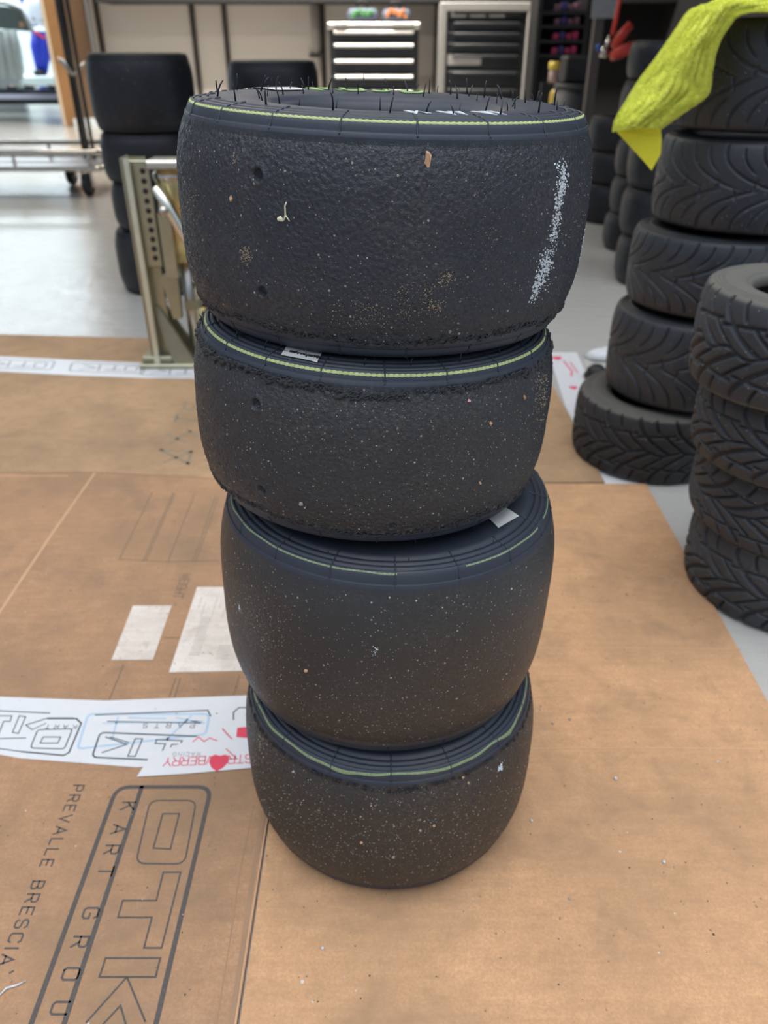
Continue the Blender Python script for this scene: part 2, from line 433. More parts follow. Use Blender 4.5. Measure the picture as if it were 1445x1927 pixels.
pp = at(594, 60, 8.45); t = thing('wall_pipe', 'beige downpipe fixed to the back wall left of the silver-handled tool chest', 'pipe', (pp.x, 8.44, 0))
b = MB(); b.tube([(0,0,.0), (0,0,1.3)], .045, 14); b.build('pipe', M_PIPE, t, True)
b = MB(); b.box((0, 0, at(594, 104, 8.4).z), (.13, .11, .03)); b.build('bracket', M_SEAM, t)

# brown doors at the left end of the beige wall, joint to the showroom
def door(x0, x1, y, mat, nm):
    b = MB(); b.box(((x0+x1)/2, y, 1.2), (x1-x0, .05, 2.4), bev=.006); return struct(b.build(nm, mat))
x0, x1, x2 = at(104, 120, 8.35).x, at(140, 120, 8.35).x, at(186, 120, 8.35).x
xe = at(98, 120, 8.35).x
door(xe, x0, 8.35, M_CREAM, 'trim_3')
d1 = door(x0, x1-.012, 8.36, M_BROWNL, 'door_1')
d2 = door(x1, x2-.02, 8.36, M_BROWN, 'door_2')
b = MB(); ph = at(176, 60, 8.3); b.box((ph.x-.02, 8.3, .9), (.045, .05, .75), bev=.012); b.box((ph.x-.02, 8.32, .65), (.03, .04, .03)); b.box((ph.x-.02, 8.32, 1.15), (.03, .04, .03))
b.build('door_handle', M_ALU, d2)
b = MB(); b.box(((x1+x2)/2-.02, 8.30, .035), (x2-x1+.1, .12, .07)); struct(b.build('baseboard_back', M_WHITEWALL))

# ------------------------------------------------------------------ showroom behind the opening
SY = 13.2
# dark glass table
t0, t1 = at(-60, 176, 9.0), at(122, 176, 9.0)
t = thing('display_table', 'low dark glass-topped table standing in the bright room behind the doorway', 'table', ((t0.x+t1.x)/2, 9.2, 0))
zt = at(60, 168, 9.0).z; L = t1.x-t0.x
b = MB(); b.box((0, 0, zt), (L, .7, .02), bev=.004); b.build('table_top', simple('dark_glass', (.03,.05,.075), .12), t)
b = MB(); b.box((0, 0, zt-.06), (L, .68, .05), bev=.006); b.build('apron', simple('pale_blue_edge', (.55,.62,.85), .4), t)
b = MB(); b.box((0, 0, zt-.11), (L*.94, .6, .04)); b.build('shelf', M_BLACKMETAL, t)
for sx in (-1, 1):
    for sy in (-1, 1):
        b = MB(); b.box((sx*L*.485, sy*.27, (zt-.13)/2), (.04, .04, zt-.13)); b.build('leg', M_ALU, t)
# glasses / small chrome parts on the table
for i, (u, v) in enumerate(((24, 160), (58, 161), (103, 168))):
    q = at(u, v, 9.1)
    o = thing('chrome_fitting', ('chrome ring fitting at the left end of the dark glass table', 'chrome ring fitting in the middle of the dark glass table', 'chrome ring fitting at the right end of the dark glass table beside the wooden door')[i], 'fitting', (q.x, 9.05, zt+.01), 'chrome fittings on the display table')
    b = MB(); b.lathe([(.05,0),(.05,.03),(.032,.03),(.032,0)], 20, closed=True); b.build('ring', M_CHROME, o, True)
    b = MB(); b.tube([(.045,0,.015),(.09,0,.02)], .008, 8); b.build('stem', M_CHROME, o, True)
# mannequin-like hanging race suit
ps = at(76, 142, SY); sz = ps.z
M_BLUE = simple('blue_suit', (.01, .03, .42), .6); M_SUITW = simple('white_suit', (.66,.70,.80), .6)
M_STAND = simple('display_pedestal', (.55,.63,.64), .4)
b = MB(); b.box((ps.x-.6, SY+.3, sz/2), (4.4, 1.2, sz), bev=.02); o = b.build('display_platform', M_STAND); chain(o); tag(o, 'low pale grey platform under the blue racing suit', 'platform')
t = thing('racing_suit', 'blue and white racing suit standing on the pale platform beside the wooden door', 'suit', (ps.x, SY, sz))
def S(u, v): q = at(u, v, SY); return (q.x-ps.x, 0, q.z-sz)
b = MB()
b.tube([S(72,64), S(70,90), S(74,118), S(77,136)], [.10,.095,.075,.06], 12)
b.tube([S(85,60), S(87,85), S(85,102), S(83,118), S(83,136)], [.11,.10,.085,.07,.055], 12)
b.build('trousers', M_BLUE, t, True)
b = MB(); a1, a2 = S(66,56), S(89,70)
b.slab([(a1[0], -.115, a1[2]+.01), (a2[0], -.115, a2[2]+.01), (a2[0], -.115, a2[2]-.03), (a1[0], -.115, a1[2]-.03)], (0,.02,0)); b.build('red_stripe', M_RED, t)
b = MB(); b.tube([S(80,48), S(80,30), S(79,10), S(79,-10)], [0.173,0.226,0.253,0.160], 16); b.build('jacket', M_SUITW, t, True)
b = MB(); b.tube([S(62,12), S(56,30), S(60,50)], [0.120,0.106,0.080], 10); b.tube([S(95,12), S(97,30), S(95,48)], [0.120,0.106,0.080], 10); b.build('sleeve', M_SUITW, t, True)
b = MB(); b.tube([S(79,-1), S(50,2), S(45,6)], [0.120,0.133,0.093], 10); b.build('shoulder_panel', M_BLUE, t, True)
for uu in (75, 83):
    q = S(uu, 139); b = MB(); b.box((q[0], -.05, .035), (.075, .22, .07), bev=.02); b.build('boot', M_BLACK, t, True)
b = MB(); b.box((S(79,30)[0], -.19, S(79,30)[2]), (.16, .02, .12), bev=.005); b.build('chest_badge', M_TAPE2, t)
# helmet on the platform in front of the suit jacket
hq = at(80, 20, SY-.4)
# pale bodywork panel
t = thing('bodywork_panel', 'grey-green moulded bodywork panel on a white stand at the far left of the bright room', 'panel', (at(20,60,10.4).x, 10.4, 0))
def S2(u, v, dy=0): q = at(u, v, 10.4); return (q.x-t.location.x, dy, q.z)
b = MB(); P = [S2(-40,10), S2(10,12), S2(38,18), S2(52,40), S2(62,60), S2(40,58), S2(0,54), S2(-40,52)]
b.slab(P, (0, .06, 0)); b.build('shell', simple('grey_green_plastic', (.20,.255,.25), .25), t)
b = MB(); b.tube([S2(-40,2,-.02), S2(12,6,-.02), S2(42,20,-.02), S2(60,58,-.02)], .02, 8); b.build('rim', M_ALU, t, True)
q = S2(10, 57); b = MB(); b.box((q[0]-.42, .09, q[2]/2), (.9, .12, q[2]), bev=.01); b.build('stand', M_WHITEWALL, t)
M_CURT = simple('white_curtain', (.72,.78,.76), .6)
for i, u in enumerate((-12, 8, 26, 40)):
    b = MB(); b.tube([S2(u-10,56,-.08), S2(u-2,90,-.09), S2(u+4,130,-.10), S2(u+3,148,-.07)], [.035,.05,.05,.03], 10); b.build('support_rib', M_CURT, t, True)
b = MB(); q = at(42, 46, 10.4); b.lathe([(0,0),(.03,0),(.03,.02),(0,.02)], 14, c=(q.x-t.location.x, -.005, q.z), M=Matrix.Rotation(PI/2,3,'X')); b.build('fastener', simple('orange_fastener', (.85,.5,.3), .3), t, True)

# ------------------------------------------------------------------ tool chests and clutter by the back wall
TY = 7.3
def tool_chest():
    x0, x1 = at(622, 160, TY).x, at(786, 160, TY).x; zt = at(700, 43, TY).z; W = x1-x0
    t = thing('tool_chest', 'black tool chest with five wide silver drawer pulls against the beige wall', 'tool chest', ((x0+x1)/2, TY+.25, 0))
    b = MB(); b.box((0, 0, zt/2+.05), (W, .5, zt-.1), bev=.01); b.build('body', M_BLACKMETAL, t)
    b = MB(); b.box((0, -.01, zt-.02), (W+.03, .54, .045), bev=.012); b.build('lid', M_STEEL, t)
    zs = [at(700, v, TY).z for v in (61, 86, 116, 145, 174, 203)]
    for i in range(6):
        top = zs[i]+.03; bot = (zs[i+1]+.035) if i < 5 else .1
        b = MB(); b.box((0, -.255, (top+bot)/2), (W*.92, .02, top-bot-.008), bev=.004); d = b.build('drawer', M_BLACKMETAL, t)
        b = MB(); b.box((0, -.272, zs[i]), (W*.90, .03, .026), bev=.010); b.build('handle', M_ALU, d)
    for sx in (-1, 1):
        for sy in (-1, 1):
            b = MB(); b.lathe([(0,-.02),(.05,-.02),(.05,.02),(0,.02)], 16, c=(sx*W*.4, sy*.17, .05), M=Matrix.Rotation(PI/2,3,'Y')); b.build('caster', M_BLACK, t, True)
    for sx, l in ((-.36,.1),(.33,.17)):
        b = MB(); b.box((sx*W, -.28, zt-.018), (l, .02, .03), bev=.008); b.build('lid_latch', M_CHROME, t)
    return zt
ztop = tool_chest()
def bag(u0, u1, v0, cm, lab):
    a, c = at(u0, v0, TY+.1), at(u1, v0, TY+.1); W = c.x-a.x
    h = at(u0, v0, TY+.1).z - ztop
    t = thing('speaker_bag', lab, 'bag', ((a.x+c.x)/2, TY+.2, ztop+.004), 'small bags on the tool chest')
    b = MB(); n = 20; pr = []
    for i in range(9):
        f = i/8; z = h*f; ins = .03*(abs(2*f-1))**3
        b.v += [((W/2-ins)*(abs(math.cos(q))**.35)*math.copysign(1, math.cos(q)), (.13-ins)*(abs(math.sin(q))**.35)*math.copysign(1, math.sin(q)), z) for q in [2*PI*j/n+.01 for j in range(n)]]
    for i in range(8):
        for j in range(n): b.f.append((i*n+j, i*n+(j+1)%n, (i+1)*n+(j+1)%n, (i+1)*n+j))
    b.f.append(tuple(range(n))[::-1]); b.f.append(tuple(8*n+j for j in range(n)))
    b.build('body', simple('slate_fabric', (.085,.105,.15), .7), t, True)
    b = MB(); rr = random.Random(u0)
    for i in range(9):
        b.box(((i-4)*W*.075, -.136, h*.62+rr.uniform(-.02,.02)), (W*.1, .015, h*rr.uniform(.25,.45)), bev=.005)
    b.build('logo_patch', cm, t)
    b = MB(); b.tube([(-W*.2,0,h),(-W*.15,0,h+.05),(W*.1,0,h+.05),(W*.15,0,h)], .01, 8); b.build('carry_handle', M_BLACK, t, True)
bag(652, 712, 16, simple('green_print', (.05,.22,.06), .6), 'grey bag with green lettering on the left of the tool chest top')
bag(718, 774, 17, simple('orange_print', (.55,.18,.04), .6), 'grey bag with orange lettering on the right of the tool chest top')

def framed_cabinet():
    x0, x1 = at(825, 90, TY).x, at(1003, 90, TY).x; zt = at(900, 4, TY).z; W = x1-x0
    t = thing('framed_cabinet', 'tall black drawer cabinet in a grey frame right of the silver-handled tool chest', 'cabinet', ((x0+x1)/2, TY+.28, 0))
    b = MB(); b.box((0, .02, zt/2+.02), (W*.97, .5, zt-.06)); b.build('body', M_BLACKMETAL, t)
    b = MB()
    for sx in (-1, 1): b.box((sx*(W/2-.03), -.25, zt/2), (.065, .06, zt), bev=.01)
    b.box((0, -.25, zt-.03), (W, .058, .065), bev=.01); b.box((0, -.25, .04), (W, .058, .08), bev=.01)
    b.build('frame', M_GREYFRAME, t)
    vs_ = (18, 38, 58, 79, 100, 132, 165, 205)
    for i in range(len(vs_)-1):
        za, zb = at(900, vs_[i], TY).z, at(900, vs_[i+1], TY).z
        b = MB(); b.box((0, -.24, (za+zb)/2), (W-.15, .03, za-zb-.012), bev=.005); d = b.build('drawer', M_BLACKMETAL, t)
        b = MB(); b.box((0, -.262, za-.022), (W*.7, .02, .022), bev=.008); b.build('drawer_pull', M_BLACKMETAL, d)
    b = MB()
    rr = random.Random(4)
    for i in range(3): b.box((-W*.3+i*W*.2, -.257, at(900, 25, TY).z), (W*.16, .004, .05))
    b.box((-W*.22, -.257, at(900, 113, TY).z), (W*.36, .004, .07)); b.build('sticker', simple('pale_sticker', (.42,.40,.38), .5), t)
framed_cabinet()

def parts_rack():
    Y = 6.4; a, c = at(1012, 80, Y), at(1102, 80, Y); W = c.x-a.x; zt = 1.15
    t = thing('parts_rack', 'black shelf rack holding pink and blue packets beside the grey-framed cabinet', 'rack', ((a.x+c.x)/2, Y+.2, 0))
    b = MB()
    for sx in (-1, 1): b.box((sx*W/2, 0, zt/2), (.03, .36, zt))
    b.box((0, .17, zt/2), (W, .02, zt)); b.build('side_frame', M_BLACK, t)
    zz = [at(1060, v, Y).z for v in (24, 50, 78, 105)]
    for z in zz:
        b = MB(); b.box((0, 0, z), (W, .34, .02)); b.build('shelf', M_BLACK, t)
    mp = simple('pink_packet', (.36,.03,.09), .6); mf = simple('faded_packet', (.14,.07,.10), .6); mb_ = simple('navy_packet', (.03,.03,.14), .6)
    names = ('topmost', 'second', 'third', 'lowest')
    for i, z in enumerate(zz):
        for j in range(4):
            hp = .04+.012*(j % 2); o = MB(); o.box((0,0,hp/2), (W*.11, .1, hp), bev=.004)
            q = o.build('packet', (mf if i < 2 else mp) if j != 1 else mb_); q.location = (t.location.x - W*.1 + j*W*.135, Y+.10, z+.0105)
            tag(q, f'small packet, {("leftmost","second from left","second from right","rightmost")[j]}, on the {names[i]} shelf of the black rack', 'packet', 'packets on the black rack')
parts_rack()
# yellow and red bottle, blue bottle beside the rack
for u, v0, v1, Y, mats, lab in ((1040, 116, 156, 6.0, ('yellow', (.60,.45,.06)), 'yellow-headed spray bottle standing at the foot of the black rack'),
                                (1056, 120, 156, 6.05, ('navy', (.03,.04,.2)), 'navy blue bottle behind the yellow-headed spray bottle')):
    q = at(u, v1, Y); zt = at(u, v0, Y).z; h = zt-q.z
    st = MB(); st.box((q.x, Y, q.z/2), (.16 if u == 1040 else .1, .05 if u == 1040 else .05, q.z)); s_ = st.build('crate', M_BLACK); chain(s_)
    tag(s_, 'dark box under the yellow-headed spray bottle' if u == 1040 else 'dark box under the navy blue bottle', 'box')
    t = thing('bottle', lab, 'bottle', (q.x, Y, q.z))
    b = MB(); b.lathe([(0,0),(.03,0),(.033,.01),(.033,h*.55),(.02,h*.62),(.02,h*.66),(0,h*.66)], 16); b.build('body', simple(mats[0]+'_bottle', (.35,.25,.22) if u==1040 else mats[1], .4), t, True)
    b = MB(); b.lathe([(0,h*.60),(.036,h*.62),(.04,h*.8),(.034,h),(0,h)], 16); b.build('cap', simple(mats[0]+'_cap', mats[1], .4), t, True)
q = at(1041, 205, 5.6)
t = thing('spray_can', 'yellow and red spray can standing left of the dark waste bin', 'can', (q.x, 5.6, 0)); zt = at(1041, 168, 5.6).z
b = MB(); b.lathe([(0,0),(.035,0),(.035,zt*.6),(0,zt*.6)], 16); b.build('base', simple('red_can', (.5,.06,.06), .4), t, True)
b = MB(); b.lathe([(0,zt*.6),(.035,zt*.6),(.03,zt*.95),(.015,zt),(0,zt)], 16); b.build('can_top', simple('yellow_can', (.6,.42,.08), .4), t, True)
# black bin and waste bin
def tub(u0, u1, v0, v1, Y, nm, mat, lab, cat, z0=None):
    a, c = at(u0, v1, Y), at(u1, v1, Y); r = (c.x-a.x)/2; zt = at(u0, v0, Y).z; zb = 0 if z0 is None else z0
    t = thing(nm, lab, cat, ((a.x+c.x)/2, Y+r, zb)); h = zt-zb
    b = MB(); b.lathe([(0,0),(r*.86,0),(r,h),(r*.96,h),(r*.83,.01),(0,.01)], 28); b.build('tub', mat, t, True)
    b = MB(); b.lathe([(r,h-.02),(r*1.06,h-.02),(r*1.06,h+.01),(r*.95,h+.01)], 28); b.build('rim', mat, t, True)
    return zt
zt = tub(1044, 1112, 162, 240, 5.2, 'waste_bin', simple('dark_grey_bin', (.035,.037,.038), .6), 'dark grey round waste bin behind the leaning pole', 'bin')
b = MB(); a, c = at(1066, 130, 5.3), at(1110, 130, 5.3); za = at(1066, 106, 5.3).z
b.box(((a.x+c.x)/2, 5.42, (zt+.012+za)/2), (c.x-a.x, .2, za-zt-.012), bev=.01); o = b.build('black_box', M_BLACK); chain(o); tag(o, 'plain black box lying on the dark grey waste bin', 'box')

# pole with a small sign
q0, q1 = at(1108, 190, 4.9), at(1132, -30, 4.9)
t = thing('post', 'slim grey-brown post carrying a small grey notice right of the waste bin', 'post', (q0.x, 4.9, 0))
b = MB(); b.box((0, 0, .7), (.05, .05, 1.4)); b.build('pole', simple('grey_brown_post', (.075,.062,.055), .6), t)
b = MB(); b.box((0, 0, .006), (.16, .16, .012)); b.build('foot_plate', M_BLACKMETAL, t)
p = at(1130, 15, 4.85); b = MB(); b.box((0.02, -.03, p.z), (.14, .006, .09)); b.build('notice', simple('grey_notice', (.26,.27,.28), .6), t)
# red coil hose hanging
Y = 4.3
t = thing('air_hose', 'red coiled air hose hanging with a chrome nozzle right of the grey post', 'hose', at(1160, 60, Y))
def H_(u, v, dy=0.0): q = at(u, v, Y) - t.location; return (q.x, q.y+dy, q.z)
b = MB()
pts = [H_(1168,-60), H_(1166,0), H_(1158,40), H_(1152,66)]
b.tube(pts, .010, 8)
def loop(c0, rad, n, du, dv, tilt):
    P = []
    for i in range(n*16+1):
        q = 2*PI*i/16; f = i/(n*16)
        u = c0[0]+du*f+rad[0]*math.cos(q)*math.cos(tilt)-rad[1]*math.sin(q)*math.sin(tilt)
        v = c0[1]+dv*f+rad[0]*math.cos(q)*math.sin(tilt)+rad[1]*math.sin(q)*math.cos(tilt)
        P.append(H_(u, v, .05*math.sin(q)))
    return P
b.tube(loop((1168,64), (24,7), 2, 4, 6, R(-52)), .012, 8)
b.tube(loop((1172,92), (24,7), 2, 2, 8, R(-24)), .012, 8)
b.build('coil', M_REDH, t, True)
b = MB(); b.tube([H_(1148,68), H_(1142,84), H_(1138,96)], .010, 8); b.tube([H_(1130,98), H_(1142,100)], .022, 10); b.build('nozzle', M_CHROME, t, True)
b = MB(); b.tube([H_(1124,84), H_(1128,96)], .011, 8); b.build('blue_trigger', simple('blue_trigger', (.03,.09,.4), .4), t, True)

# ------------------------------------------------------------------ tyres
def fnoise(nr, nt, dr, dt, lo, hi, seed):
    """band-limited noise on a (rows x angle) grid; wavelengths lo..hi in metres"""
    g = np.random.default_rng(seed).standard_normal((nr, nt)); F = np.fft.fft2(g)
    kr = np.fft.fftfreq(nr, dr)[:, None]; kt = np.fft.fftfreq(nt, dt)[None, :]
    kk = np.sqrt(kr**2+kt**2); F *= (kk > 1/hi) & (kk < 1/lo)
    x = np.real(np.fft.ifft2(F)); return x/(x.std()+1e-9)

def crown(x, e=.047): return 1 - e*(min(1.0, abs(x)/.38))**3.5

def grid_mesh(name, P, D, NT, mat, extra=None):
    """spin the closed profile P [(r,h,tread)] with radial displacement D[row,angle]"""
    r = np.array([p[0] for p in P])[:, None]; h = np.array([p[1] for p in P])[:, None]; tr = np.array([p[2] for p in P])
    th = np.linspace(0, 2*PI, NT, endpoint=False)[None, :]
    rr = r + D
    V = np.stack([rr*np.cos(th), rr*np.sin(th), np.broadcast_to(h, rr.shape)], -1).reshape(-1, 3)
    n = len(P); i = np.arange(n)[:, None]; j = np.arange(NT)[None, :]
    i2 = (i+1) % n; j2 = (j+1) % NT
    Q = np.stack([i*NT+j, i*NT+j2, i2*NT+j2, i2*NT+j], -1).reshape(-1, 4)
    T = np.repeat(tr, NT)
    if extra is not None and len(extra.v):
        b0 = len(V); V = np.concatenate([V, np.array(extra.v)]); T = np.concatenate([T, np.zeros(len(extra.v))])
        q4 = np.array([f for f in extra.f if len(f) == 4])+b0
        Q = np.concatenate([Q, q4])
    me = bpy.data.meshes.new(name)
    me.vertices.add(len(V)); me.vertices.foreach_set('co', V.ravel())
    me.loops.add(Q.size); me.loops.foreach_set('vertex_index', Q.ravel().astype(np.int32))
    me.polygons.add(len(Q)); me.polygons.foreach_set('loop_start', np.arange(0, Q.size, 4, dtype=np.int32))
    me.update(calc_edges=True)
    me.polygons.foreach_set('use_smooth', np.ones(len(Q), bool))
    a = me.attributes.new('tread', 'FLOAT', 'POINT'); a.data.foreach_set('value', T.astype(np.float32))
    me.materials.append(mat); me.update()
    return me

SIDE = [(.945,.405),(.9405,.418),(.938,.4205),(.936,.4165),(.934,.4165),(.932,.425),(.927,.441),(.921,.452),(.915,.459),(.909,.4635),
        (.902,.4665),(.8995,.461),(.894,.462),(.8915,.468),(.872,.4725),(.869,.4665),(.863,.467),(.860,.474),(.838,.477),(.835,.4705),(.829,.471),(.826,.4785),
        (.79,.481),(.74,.482),(.68,.478),(.63,.473),(.585,.465),(.55,.457),(.545,.449),(.51,.441),(.485,.428),(.468,.39)]
INNER = [(.462,.345),(.478,.330),(.52,.335),(.58,.375),(.66,.405),(.75,.412),(.83,.395),(.885,.355),(.918,.29),(.938,.18),(.942,0)]
def side_pt(f, Rr, W, sh=0.0):
    """height on the upper sidewall at radius fraction f"""
    xs = [a+sh*max(0, min(1, (.95-abs(a-.915)*3))) if a > .8 else a for a, _ in SIDE]; xs = [a for a, _ in SIDE]
    for (a0, h0), (a1, h1) in zip(SIDE, SIDE[1:]):
        if a1 <= f <= a0: t = (a0-f)/(a0-a1); return (h0+(h1-h0)*t)*W
    return SIDE[0][1]*W
def profile(Rr, W, nrow, e=.047):
    P = []
    for a, h in reversed(INNER[:-1]): P.append((a*Rr, h*W, 0))
    P = [(a*Rr, h*W, 0) for a, h in INNER[::-1]]                  # liner centre -> bead (upper)
    P += [(a*Rr, h*W, 0) for a, h in SIDE[::-1]]                  # bead -> shoulder (upper)
    for i in range(nrow):
        x = .38 - .76*i/(nrow-1); P.append((Rr*crown(x, e), x*W, 1))
    P += [(a*Rr, -h*W, 0) for a, h in SIDE]
    P += [(a*Rr, -h*W, 0) for a, h in INNER[:-1]]
    i0 = len(INNER)+len(SIDE)
    return P, i0

def ribs_mb(Rr, W, n, ph, rng, f0=.943, f1=.80):
    mb = MB()
    for k in range(n):
        th = ph + 2*PI*k/n
        for sgn in (1, -1):
            pts = []
            for i in range(14):
                f = f0 + (f1-f0)*i/13
                pts.append((f*Rr*math.cos(th), f*Rr*math.sin(th), sgn*(side_pt(f, Rr, W)+.0002)))
            mb.tube(pts, .0006, 4, cap=False)
    return mb

def slick_mesh(name, Rr, W, mat, seed, NT=720, burr_top=0.0, burr_bot=0.0, grain=.00016, pits=(), nrib=16, ph=.1):
    nrow = max(24, int(W*.76/(.001 if NT > 500 else .003))); P, i0 = profile(Rr, W, nrow); n = len(P)
    dr = W*.76/nrow; dt = 2*PI*Rr/NT
    D = np.zeros((n, NT))
    G = fnoise(nrow, NT, dr, dt, .0024, .006, seed)*grain + fnoise(nrow, NT, dr, dt, .012, .04, seed+1)*grain*.5
    x = np.linspace(.38, -.38, nrow)[:, None]*W
    th = np.linspace(0, 2*PI, NT, endpoint=False)[None, :]
    for t0, hh, rad, dep in pits:
        dd = np.sqrt((((th-t0+PI) % (2*PI) - PI)*Rr)**2 + (x-hh*W)**2); G += -dep*np.exp(-(dd/rad)**4) + dep*.25*np.exp(-((dd-rad*1.5)/(rad*.4))**2)
    for amt, edge in ((burr_top, .38), (burr_bot, -.38)):
        if amt <= 0: continue
        dist = np.abs(x - edge*W)
        lump = np.maximum(0, fnoise(nrow, NT, dr, dt, .004, .014, seed+7+(edge > 0)))
        wob = .0035 + .0012*fnoise(nrow, NT, dr, dt, .01, .05, seed+9)[:1]
        G += amt*(.4+lump)*np.exp(-(dist/np.abs(wob+1e-4))**2)
    D[i0:i0+nrow] = G
    return grid_mesh(name, P, D, NT, mat, ribs_mb(Rr, W, nrib, ph, seed) if nrib else None)

def obj_from(me, name, parent=None):
    o = bpy.data.objects.new(name, me); COL.objects.link(o)
    if parent is not None: o.parent = parent
    return o

def hair_meshes():
    out = []
    for k, (l, b_) in enumerate(((.008,.1),(.0055,-.25),(.007,.4))):
        m = MB(); m.tube([(0,0,-.0003),(l*b_*.15,0,l*.4),(l*b_*.5,0,l*.75),(l*b_,0,l)], [.0005,.00042,.00036,.0003], 5)
        me = bpy.data.meshes.new('rubber_hair'); me.from_pydata(m.v, [], m.f); me.materials.append(M_HAIR)
        me.polygons.foreach_set('use_smooth', [True]*len(me.polygons)); out.append(me)
    return out
HAIRS = hair_meshes()

def surf_pt(Rr, W, th, x, off=0.0):
    r = Rr*crown(x)+off; return Vector((r*math.cos(th), r*math.sin(th), x*W))

def flecks(parent, Rr, W, clusters, mat, name, seed):
    """irregular crumbs lying on the tread: clusters of (theta_deg, h, spread_t, spread_h, n, size)"""
    g = random.Random(seed); mb = MB()
    for t0, h0, st, sh, n, sz in clusters:
        for i in range(n):
            th = R(t0)+g.gauss(0, st)/Rr; x = h0+g.gauss(0, sh)/W
            if abs(x) > .385: continue
            p = surf_pt(Rr, W, th, x, .0002); u = Vector((-math.sin(th), math.cos(th), 0)); v = Vector((0,0,1)); nn = Vector((math.cos(th), math.sin(th), 0))
            s = sz*g.uniform(.4, 1.3); a0 = g.uniform(0, PI); m = 6
            ring = [p + (u*math.cos(a0+2*PI*q/m)*g.uniform(.6,1.25) + v*math.sin(a0+2*PI*q/m)*g.uniform(.6,1.25))*s - nn*.0005 for q in range(m)]
            top = p + nn*(.00025+s*.25)
            b0 = len(mb.v); mb.v += [tuple(q) for q in ring]+[tuple(top)]
            mb.f += [(b0+q, b0+(q+1) % m, b0+m) for q in range(m)]
    return mb.build(name, mat, parent)

def marbles(parent, Rr, W, edge, n, seed, arc=(0, 360), big=1.0):
    """strings of torn rubber rolled along the shoulder"""
    g = random.Random(seed); mb = MB()
    for i in range(n):
        th = R(g.uniform(*arc)); L = g.uniform(.003, .014)*big; x = edge + (g.gauss(0, .0009)+.0016*math.sin(th*5)+.0009*math.sin(th*13))/W; sl = g.gauss(0, .18); rr = g.uniform(.0005, .0013)*big
        pts = []; ph = g.uniform(0, 6)
        for k in range(6):
            f = k/5-.5
            q = surf_pt(Rr, W, th+f*L/Rr, max(-.40, min(.40, x+sl*f*L/W+.0009/W*math.sin(ph+k*1.7))), .0004+.0006*math.sin(ph+k*2.3)*big)
            pts.append(q)
        mb.tube(pts, [rr*.4, rr, rr*1.1, rr*.9, rr*.8, rr*.3], 6)
    return mb.build('torn_rubber_edge', M_BURR, parent, True)

def stripe(parent, Rr, W, mat, fr=.915, wd=.012, teeth=True, gaps=(), wob=0.0, seed=1):
    NT = 900; mb = MB(); g = random.Random(seed)
    ks = np.linspace(0, 2*PI, NT, endpoint=False); wv = fnoise(1, NT, 1, 2*PI*Rr/NT, .03, .3, seed)[0]*wob
    for i in range(NT):
        for f in (fr+wd/2, fr+wd/4, fr-wd/4, fr-wd/2):
            ff = f+wv[i]; e = .00035 if (not teeth or (i//2) % 2) else .00008
            if f in (fr+wd/2, fr-wd/2): e = -.0003
            mb.v.append((ff*Rr*math.cos(ks[i]), ff*Rr*math.sin(ks[i]), side_pt(ff, Rr, W)+e))
    for i in range(NT):
        dg = math.degrees(ks[i])
        if any(a <= dg <= b for a, b in gaps): continue
        j = (i+1) % NT
        for q in range(3): mb.f.append((i*4+q, j*4+q, j*4+q+1, i*4+q+1))
    return mb.build('green_stripe', mat, parent)

def sticker(parent, poly, Rr, W, nm='label_sticker', text=None, dirs=None, size=.004):
    P = []
    c = sum((Vector(p) for p in poly), Vector((0,0)))/len(poly)
    zmax = max(side_pt(min(.94, max(.47, Vector(p).length/Rr)), Rr, W) for p in poly)
    mb = MB(); n = 6
    A, B, Cc, Dd = [Vector(p) for p in poly]
    for i in range(n+1):
        for j in range(n+1):
            s_, t_ = i/n, j/n; p = (A*(1-s_)+B*s_)*(1-t_) + (Dd*(1-s_)+Cc*s_)*t_
            mb.v.append((p.x, p.y, side_pt(min(.94, max(.47, p.length/Rr)), Rr, W)+.0009))
    for i in range(n):
        for j in range(n): a = i*(n+1)+j; mb.f.append((a, a+1, a+n+2, a+n+1)[::-1])
    o = mb.build(nm, M_WHITE, parent)
    if text:
        org, dx, dy, gp, wd = dirs
        tb = MB(); lettering(tb, text, org, dx, dy, size, wd, 0, gp)
        tb.v = [(v[0], v[1], side_pt(min(.94, max(.47, math.hypot(v[0], v[1])/Rr)), Rr, W)+.0011+v[2]) for v in tb.v]
        tb.build('label_text', M_INK, o)
    return o

MAIN = [  # cx, cy, cz, R, W, tiltx, tilty
 (0.0, .577, .5455, .1395, .139, .008, .034),
 (-.0083, .562, .4129, .1342, .131, -.010, .045),
 (.0020, .5493, .2530, .1392, .185, -.004, .028),
 (.0050, .5307, .0838, .1342, .160, -.008, .006)]
LAB = ['worn slick kart tyre with white scuff marks, topmost of the central stack',
       'worn slick kart tyre with torn top shoulder, second from top in the central stack',
       'wide smooth slick kart tyre with faded green line, third from top in the central stack',
       'grit-speckled slick kart tyre on the cardboard at the bottom of the central stack']
PITS = [((R(-120.8), .248, .0031, .0036), (R(-120.8), -.211, .0026, .0034)),
        ((R(-123.8), .239, .0030, .0032), (R(-122.9), -.226, .0028, .0024), (R(-83), -.33, .0024, .0022)), ((R(-75), -.28, .0018, .001),), ((R(-60), .2, .0015, .001),)]
BURR = [(0, .0005), (.0007, .0006), (0, 0), (.0004, 0)]
SLK = []
